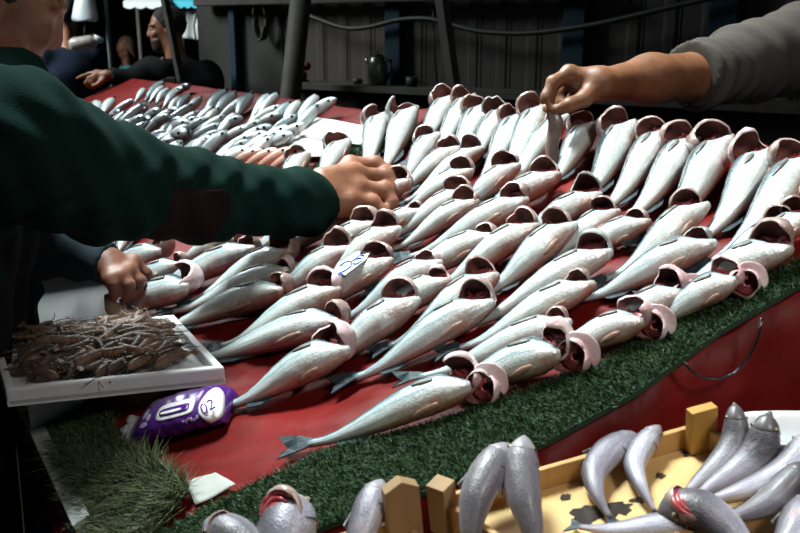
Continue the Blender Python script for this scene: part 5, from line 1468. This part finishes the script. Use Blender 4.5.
# --- ground and walls
M['ground'] = simple('wet_concrete', (.03, .03, .03), (.05, .05, .048), 3, .5, .3)
M['sheet'] = simple('dull_grey_sheet', (.045, .041, .039), (.066, .058, .054), 2, .75, spec=.2, stretch=(1, 1, .2))
M['sheet2'] = simple('grey_board', (.030, .031, .029), (.042, .042, .038), 3, .8, spec=.2)
M['blue_post'] = simple('blue_paint', (.008, .032, .050), (.006, .022, .036), 4, .6, spec=.2)
M['steel'] = simple('weathered_steel', (.055, .052, .046), (.035, .032, .028), 14, .7, .2, spec=.3)
M['dark_wood'] = simple('black_wood', (.010, .010, .010), (.016, .015, .014), 10, .8, spec=.2)
M['cable'] = simple('black_rubber', (.008, .008, .008), (.014, .014, .014), 30, .6)
M['chrome'] = simple('brushed_steel', (.30, .29, .27), (.22, .21, .20), 40, .3, metal=.9)
def struct(o, name=None):
    o['kind'] = 'structure'; return o
mb = MB(); mb.box((0, 6, -.02), (16, 14, .02)); struct(mb.build('floor', M['ground'], None, smooth=False))
W0 = np.array([-1.42, 5.98]); W1 = np.array([2.35, 3.30]); wd = (W1 - W0) / np.linalg.norm(W1 - W0); wn = np.array([wd[1], -wd[0]])   # wn points to the camera side
if wn @ (-W0) < 0: wn = -wn
WX = np.array([wd[0], wd[1], 0]); WN = np.array([wn[0], wn[1], 0]); ZZ = np.array([0, 0, 1.])
def wall(px, py, off=0.0):
    """the point of the back wall (moved off towards the stall) seen at a pixel"""
    r = ray(px, py); q = np.array([W0[0], W0[1], 0]) + WN * off; return CAM + r * (np.dot(q - CAM, WN) / np.dot(r, WN))
def wx_(px): return float((wall(px, 28)[:2] - W0) @ wd)
def wpt(s, z, off=0.0): return np.array([W0[0] + wd[0] * s + wn[0] * off, W0[1] + wd[1] * s + wn[1] * off, z])
# corrugated sheet: one surface with ribs
mb = MB(); s0, s1 = wx_(284), wx_(900); n = 420; vs = []
for i in range(n + 1):
    s = s0 + (s1 - s0) * i / n; ph = (s / .17) % 1.0
    d = .010 * max(0, min(1, (abs(ph - .5) - .30) * 12)) + .004 * (1 if .2 < ph < .27 else 0)
    for z in (0.0, .9, 1.8, 2.9): vs.append(wpt(s, z, d))
mb.add(vs, [(i * 4 + k, (i + 1) * 4 + k, (i + 1) * 4 + k + 1, i * 4 + k + 1) for i in range(n) for k in range(3)])
o = mb.build('wall_back', M['sheet'], None, smooth=False); so = o.modifiers.new('t', 'SOLIDIFY'); so.thickness = .01; struct(o)
mb = MB(); a, b = wx_(200), wx_(284); mb.box((wpt(a, 1.45) + wpt(b, 1.45)) / 2, ((b - a) / 2, .02, 1.45), (WX, WN, ZZ)); struct(mb.build('wall_left', M['sheet2'], None, smooth=False))
mb = MB(); mb.box((-8.5, 15.5, 2.2), (9, .1, 2.4)); struct(mb.build('wall_far', M['dark_wood'], None, smooth=False))
mb = MB(); mb.box((8, 15.4, 2.2), (7, .1, 2.4)); struct(mb.build('wall_right', M['dark_wood'], None, smooth=False))
def post(px, w, label, mat, off=.05):
    s = wx_(px); mb = MB(); mb.box(wpt(s, 1.45, off), (w / 2, .025, 1.45), (WX, WN, ZZ)); return tag(mb.build('wall_post', mat, None, smooth=False, bevel=.004), label, 'post')
post(240, .05, 'narrow blue post on the grey board right of the seller', M['blue_post'], .05)
post(400, .10, 'blue post on the back wall just right of the kettle', M['blue_post'])
post(580, .11, 'blue post on the back wall above the vendor hand', M['blue_post'])
post(727, .12, 'dark blue post on the back wall behind the rolled sleeve', M['blue_post'])
# beam, shelf, dark counter under the shelf
a, b = wx_(190), wx_(900)
def line3(px1, py1, px2_, py2, off): return wall(px1, py1, off), wall(px2_, py2, off)
p, q = wall(196, -4, .10), wall(600, -4, .10); p[2] = q[2] = (p[2] + q[2]) / 2
mb = MB(); mb.bar(p, q, .06, .07); tag(mb.build('steel_beam', M['steel'], None, smooth=False, bevel=.006), 'grey steel beam running along the top of the back wall', 'beam')
zsh = float((wall(330, 80, .15)[2] + wall(560, 96, .15)[2]) / 2)
sa, sb = wx_(325), wx_(900)
shelf = empty('wall_shelf', wpt((sa + sb) / 2, zsh, .16), 'long dark shelf along the back wall with the kettle on it', 'shelf')
so_ = wpt((sa + sb) / 2, zsh, .16)
mb = MB(); mb.box((0, 0, -.015), ((sb - sa) / 2, .14, .015), (WX, WN, ZZ)); mb.build('shelf_board', M['steel'], shelf, smooth=False)
mb = MB(); mb.box(-WN * .02 + np.array([0, 0, -(zsh) / 2 - .015]), ((sb - sa) / 2, .10, zsh / 2 - .02), (WX, WN, ZZ)); mb.build('dark_cabinet', M['dark_wood'], shelf, smooth=False)
# kettle and pots on the shelf
def lathe(mb, prof, n=24, c=(0, 0, 0)):
    c = np.array(c, float); vs = [c + np.array([r * math.cos(2 * PI * k / n), r * math.sin(2 * PI * k / n), z]) for r, z in prof for k in range(n)]
    mb.add(vs, [(i * n + k, i * n + (k + 1) % n, (i + 1) * n + (k + 1) % n, (i + 1) * n + k) for i in range(len(prof) - 1) for k in range(n)] + [tuple(range(n))[::-1], tuple(range((len(prof) - 1) * n, len(prof) * n))])
kb = wpt(wx_(395), zsh, .16); kt = empty('kettle', kb, 'tarnished steel kettle standing on the back shelf', 'kettle')
mb = MB(); lathe(mb, [(.045, .0), (.052, .01), (.056, .05), (.052, .11), (.040, .145), (.034, .15)]); mb.build('kettle_body', M['chrome'], kt)
mb = MB(); lathe(mb, [(.034, .15), (.028, .158), (.008, .162), (.008, .172), (.004, .175)]); mb.build('lid', M['cable'], kt)
mb = MB(); mb.tube([WX * .05 + ZZ * .13, WX * .088 + ZZ * .13, WX * .092 + ZZ * .08, WX * .06 + ZZ * .03], .009, 8); mb.build('handle', M['cable'], kt)
mb = MB(); mb.tube([-WX * .045 + ZZ * .10, -WX * .07 + ZZ * .125, -WX * .078 + ZZ * .14], [.016, .010, .008], 8); mb.build('spout', M['chrome'], kt)
for (px, r, h, lab) in ((376, .026, .03, 'small dark cup on the shelf left of the kettle'), (430, .03, .05, 'dark glass jar on the shelf right of the blue post')):
    t = empty('cup', wpt(wx_(px), zsh, .17), lab, 'cup'); mb = MB(); lathe(mb, [(r * .7, 0), (r, .008), (r, h), (r * .9, h), (r * .85, .01)], 18); mb.build('cup_body', M['cable'], t)
    mb = MB(); mb.tube([WX * (r * .95) + ZZ * h * .8, WX * (r * 1.6) + ZZ * h * .6, WX * (r * .95) + ZZ * h * .25], .004, 6); mb.build('handle', M['cable'], t)
# red flowers on a stalk by the thick pole
M['dull_red'] = simple('dull_red_cloth', (.10, .012, .010), (.05, .008, .008), 30, .8)
mb = MB(); c = wpt(wx_(318), zsh - .03, .18)
rs = np.random.RandomState(4)
for k in range(14): mb.ball(c + np.array([rs.uniform(-.05, .05), rs.uniform(-.03, .03), .05 + rs.uniform(-.05, .07)]), rs.uniform(.018, .03), 8)
t_ = mb.build('rag_bundle', M['dull_red'], None); tag(t_, 'dull red bundle beside the thick leaning pole, at shelf height', 'bundle')
# leaning poles
def to_ground(p, q):
    d = q - p; return p + d * ((0 - p[2]) / d[2])
def pole(p, q, r, label, n=18, sq=False):
    g = to_ground(p, q); c = empty('leaning_pole', g, label, 'pole'); mb = MB(); mb.tube([np.zeros(3), (p - g) * .5, p - g], r, 4 if sq else n, up=(0, 1, 0)); mb.build('pole_shaft', M['steel'], c, smooth=not sq)
    mb = MB(); mb.tube([np.array([0, 0, 0.]), np.array([0, 0, .012])], r * 1.9, n, up=(0, 1, 0)); mb.build('foot_plate', M['steel'], c); return c
pole(P(304, -30, 4.55), P(289, 110, 4.7), .055, 'thick grey round pole leaning in front of the grey board')
pole(P(436, -40, 3.3), P(458, 115, 3.35), .026, 'slim square pole leaning behind the middle of the top row of fish', sq=True)
pole(P(161, -20, 4.75), P(184, 95, 4.9), .024, 'slim grey pole crossing in front of the pointing seller', sq=True)
# sagging cable, hanging wires, cable coil
mb = MB(); pts = []
for x, y in ((300, 12), (345, 30), (372, 27), (400, 19), (430, 18), (455, 26), (480, 32), (520, 34), (555, 31), (600, 24), (650, 12), (720, -4)): pts.append(wall(x, y, .12))
cv = []
for i in range(len(pts) - 1):
    for k in range(5): cv.append(pts[i] + (pts[i + 1] - pts[i]) * k / 5)
cv = np.array(cv + [pts[-1]]); 
for _ in range(4): cv[1:-1] = (cv[:-2] + 2 * cv[1:-1] + cv[2:]) / 4
mb.tube(list(cv), .013, 8); tag(mb.build('cable', M['cable'], None), 'thick dark cable sagging along the back wall', 'cable')
mb = MB(); mb.tube([wall(433, 8, .08), wall(434, 45, .08), wall(437, 82, .08)], .005, 6); tag(mb.build('wire', M['cable'], None), 'thin wire hanging straight down left of the slim square pole', 'wire')
mb = MB(); c = wall(264, 20, .06)
pts = []
for k in range(80):
    g = 2 * PI * k / 20; pts.append(c + WX * math.cos(g) * (.045 + .004 * math.sin(g * .7)) + ZZ * math.sin(g) * (.11 + .01 * math.cos(g * .3)) + WN * .0006 * k)
mb.tube(pts, .008, 6); tag(mb.build('cable_coil', M['steel'], None), 'grey coil of cable hanging on the grey board', 'cable coil')
# hanging white bag, clear packet, awnings at the upper left
M['bag'] = simple('white_plastic_bag', (.62, .70, .72), (.50, .58, .62), 8, .4, .4, .01)
bz = 5.4; bc_ = P(85, 8, bz); bg = empty('plastic_bag', bc_, 'white plastic bag hanging at the top left beyond the dark-haired person', 'bag')
mb = MB(); Rr = lambda x, y, d: P(x, y, bz) - bc_ + FW * d
N = 20; rows = []
for j, (y, w) in enumerate(((-14, 7), (-6, 9), (4, 11), (14, 13), (19, 13.5), (21, 12))):
    rows += [P(85 + w * math.cos(2 * PI * k / N), y + .6 * math.sin(5 * k), bz + .05 * math.sin(2 * PI * k / N)) - bc_ for k in range(N)]
mb.add(rows, [(j * N + k, j * N + (k + 1) % N, (j + 1) * N + (k + 1) % N, (j + 1) * N + k) for j in range(5) for k in range(N)] + [tuple(range(N))[::-1], tuple(range(5 * N, 6 * N))])
mb.build('bag_body', M['bag'], bg)
mb = MB(); mb.tube([P(80, -14, bz) - bc_, P(84, -34, bz) - bc_, P(90, -14, bz) - bc_], .008, 6); mb.build('bag_handle', M['bag'], bg)
M['clear'] = simple('milky_packet', (.34, .29, .24), (.5, .48, .46), 12, .25, .4, .01, coat=.4)
pc_ = P(83, 43, 5.4); ck = empty('wrapped_roll', pc_, 'clear wrapped roll hanging under the white bag at the left', 'wrapped roll')
mb = MB(); mb.tube([P(70, 45, 5.4) - pc_, P(74, 44.5, 5.4) - pc_, P(92, 42, 5.4) - pc_, P(95, 41, 5.4) - pc_], [.03, .042, .042, .03], 16); mb.build('roll', M['clear'], ck)
mb = MB(); mb.tube([P(95, 41, 5.4) - pc_, P(98, 40, 5.4) - pc_, P(99, 37, 5.4) - pc_], [.012, .03, .034], 10); mb.build('twisted_end', M['bag'], ck)
mb = MB(); mb.tube([P(84, 39, 5.4) - pc_, P(85, 22, 5.4) - pc_], .004, 5); mb.build('hook_wire', M['cable'], ck)
g0 = P(106, 0, 5.45); hs2 = empty('hanging_stand', (g0[0], g0[1], 0), 'dark hanging stand with the white bag and wrapped roll on its arm', 'stand')
mb = MB(); mb.tube([np.zeros(3), np.array([0, 0, 2.05])], .018, 10, up=(0, 1, 0)); mb.build('upright', M['cable'], hs2)
mb = MB(); mb.tube([np.array([0, 0, 2.03]), P(84, -34, 5.4) - np.array([g0[0], g0[1], 0])], .012, 8); mb.build('arm', M['cable'], hs2)
mb = MB(); mb.tube([np.array([0, 0, 0.]), np.array([0, 0, .02])], .12, 20, up=(0, 1, 0)); mb.build('base_plate', M['cable'], hs2)
M['awn_w'] = simple('white_awning', (.55, .58, .58), (.46, .49, .5), 4, .7); M['awn_t'] = simple('turquoise_awning', (.03, .32, .42), (.04, .38, .48), 4, .7); M['banner'] = simple('grey_white_banner', (.34, .36, .36), (.25, .27, .27), 3, .7)
def awning(x0, x1, y, Z, mat, label):
    c = P((x0 + x1) / 2, y, Z); e = empty('awning', c, label, 'awning'); wv = (x1 - x0) / FPX * Z / 2
    mb = MB(); mb.box((0, .6, .16), (wv, .65, .008), ((1, 0, 0), (0, .966, .259), (0, -.259, .966))); mb.build('canopy', mat, e, smooth=False)
    mb = MB(); N = 16
    top = [np.array([-wv + 2 * wv * i / N, -.03, 0]) for i in range(N + 1)]; bot = [np.array([-wv + 2 * wv * i / N, -.03, -.05 - .02 * abs(math.sin(PI * i / 4))]) for i in range(N + 1)]
    mb.add(top + bot, [(i, i + 1, N + 2 + i, N + 1 + i) for i in range(N)]); o = mb.build('valance', mat, e, smooth=False); s = o.modifiers.new('t', 'SOLIDIFY'); s.thickness = .006
    for sx in (-1, 1):
        mb = MB(); mb.tube([np.array([sx * wv * .95, .4, .1]), np.array([sx * wv * .95, .4, -c[2]])], .02, 8, up=(0, 1, 0)); mb.build('support_pole', M['steel'], e)
awning(124, 169, 1.5, 8.6, M['awn_w'], 'white awning at the top above the pointing seller')
awning(170, 199, 1, 8.7, M['awn_t'], 'turquoise awning at the top right of the seller head')
c = P(189, 24, 8.8); bn = empty('banner', c, 'grey-white sheet hanging behind the seller head under the turquoise awning', 'banner')
mb = MB(); q = [P(178, 9, 8.8) - c, P(202, 12, 8.8) - c, P(202, 40, 8.8) - c, P(176, 37, 8.8) - c]; vs = []
for i in range(11):
    for j in range(9):
        u, v = i / 10, j / 8; p = q[0] * (1 - u) * (1 - v) + q[1] * u * (1 - v) + q[2] * u * v + q[3] * (1 - u) * v; vs.append(p + np.array([0, .02 * math.sin(u * 12), 0]))
mb.add(vs, [(i * 9 + j, i * 9 + j + 1, (i + 1) * 9 + j + 1, (i + 1) * 9 + j) for i in range(10) for j in range(8)])
o = mb.build('banner_sheet', M['banner'], bn); s = o.modifiers.new('t', 'SOLIDIFY'); s.thickness = .006
mb = MB(); mb.tube([P(176, 8, 8.8) - c, P(204, 11, 8.8) - c], .012, 8); mb.build('banner_rod', M['steel'], bn)
mb = MB(); mb.tube([P(197, 12, 8.75) - c, P(194, 26, 8.75) - c, P(196, 40, 8.75) - c], .01, 6); mb.build('rope', M['cable'], bn)

# ------------------------------------------------------------------ light, world, camera
w = bpy.data.worlds.new('World'); SC.world = w; w.use_nodes = True
w.node_tree.nodes['Background'].inputs[0].default_value = (0.55, 0.72, 0.80, 1); w.node_tree.nodes['Background'].inputs[1].default_value = 0.035


def area(name, loc, aim, size, energy, col=(1, 1, 1), spread=180, sy=None):
    l = bpy.data.lights.new(name, 'AREA'); l.shape = 'RECTANGLE'; l.size = size; l.size_y = sy or size; l.energy = energy; l.color = col; l.spread = math.radians(spread)
    o = bpy.data.objects.new(name, l); link(o); o.location = loc
    o.rotation_euler = (Vector(aim) - Vector(loc)).to_track_quat('-Z', 'Y').to_euler(); return o
area('daylight_opening', (-1.1, 2.3, 5.2), (0.20, 1.35, 1.05), 1.3, 40, (0.90, 1.0, 0.972), 42)
area('daylight_back', (-1.2, 3.9, 3.8), (0.25, 1.5, 1.1), 0.8, 8, (0.90, 1.0, 1.0), 50)
area('front_fill', (1.0, -0.3, 2.7), (0.45, 0.95, 1.1), 0.4, 4.0, (1.0, 0.93, 0.85), 80)  # added frontal fill to brighten the skirt and crates; no fixture behind it
area('daylight_far', (-2.4, 4.6, 3.2), (-1.2, 3.9, 1.2), 1.0, 36, (0.92, 1.0, 1.0), 90)
area('street_daylight', (-5.5, 5.0, 4.2), (-2.4, 7.5, 1.7), 1.5, 160, (0.95, 1.0, 1.0), 70)
cam = bpy.data.cameras.new('Camera'); co = bpy.data.objects.new('Camera', cam); link(co)
cam.sensor_width = 36; cam.lens = FPX / 800 * 36
m = Matrix.Identity(4)
for r in range(3): m[r][0], m[r][1], m[r][2], m[r][3] = RT[r], UP[r], -FW[r], CAM[r]
co.matrix_world = m
cam.clip_start = .02
cam.dof.use_dof = True; cam.dof.focus_distance = 1.35; cam.dof.aperture_fstop = 11.0
SC.camera = co
SC.view_settings.view_transform = 'Standard'; SC.view_settings.look = 'None'; SC.view_settings.gamma = 1.0; SC.view_settings.exposure = 0.0
SC.view_settings.use_curve_mapping = False
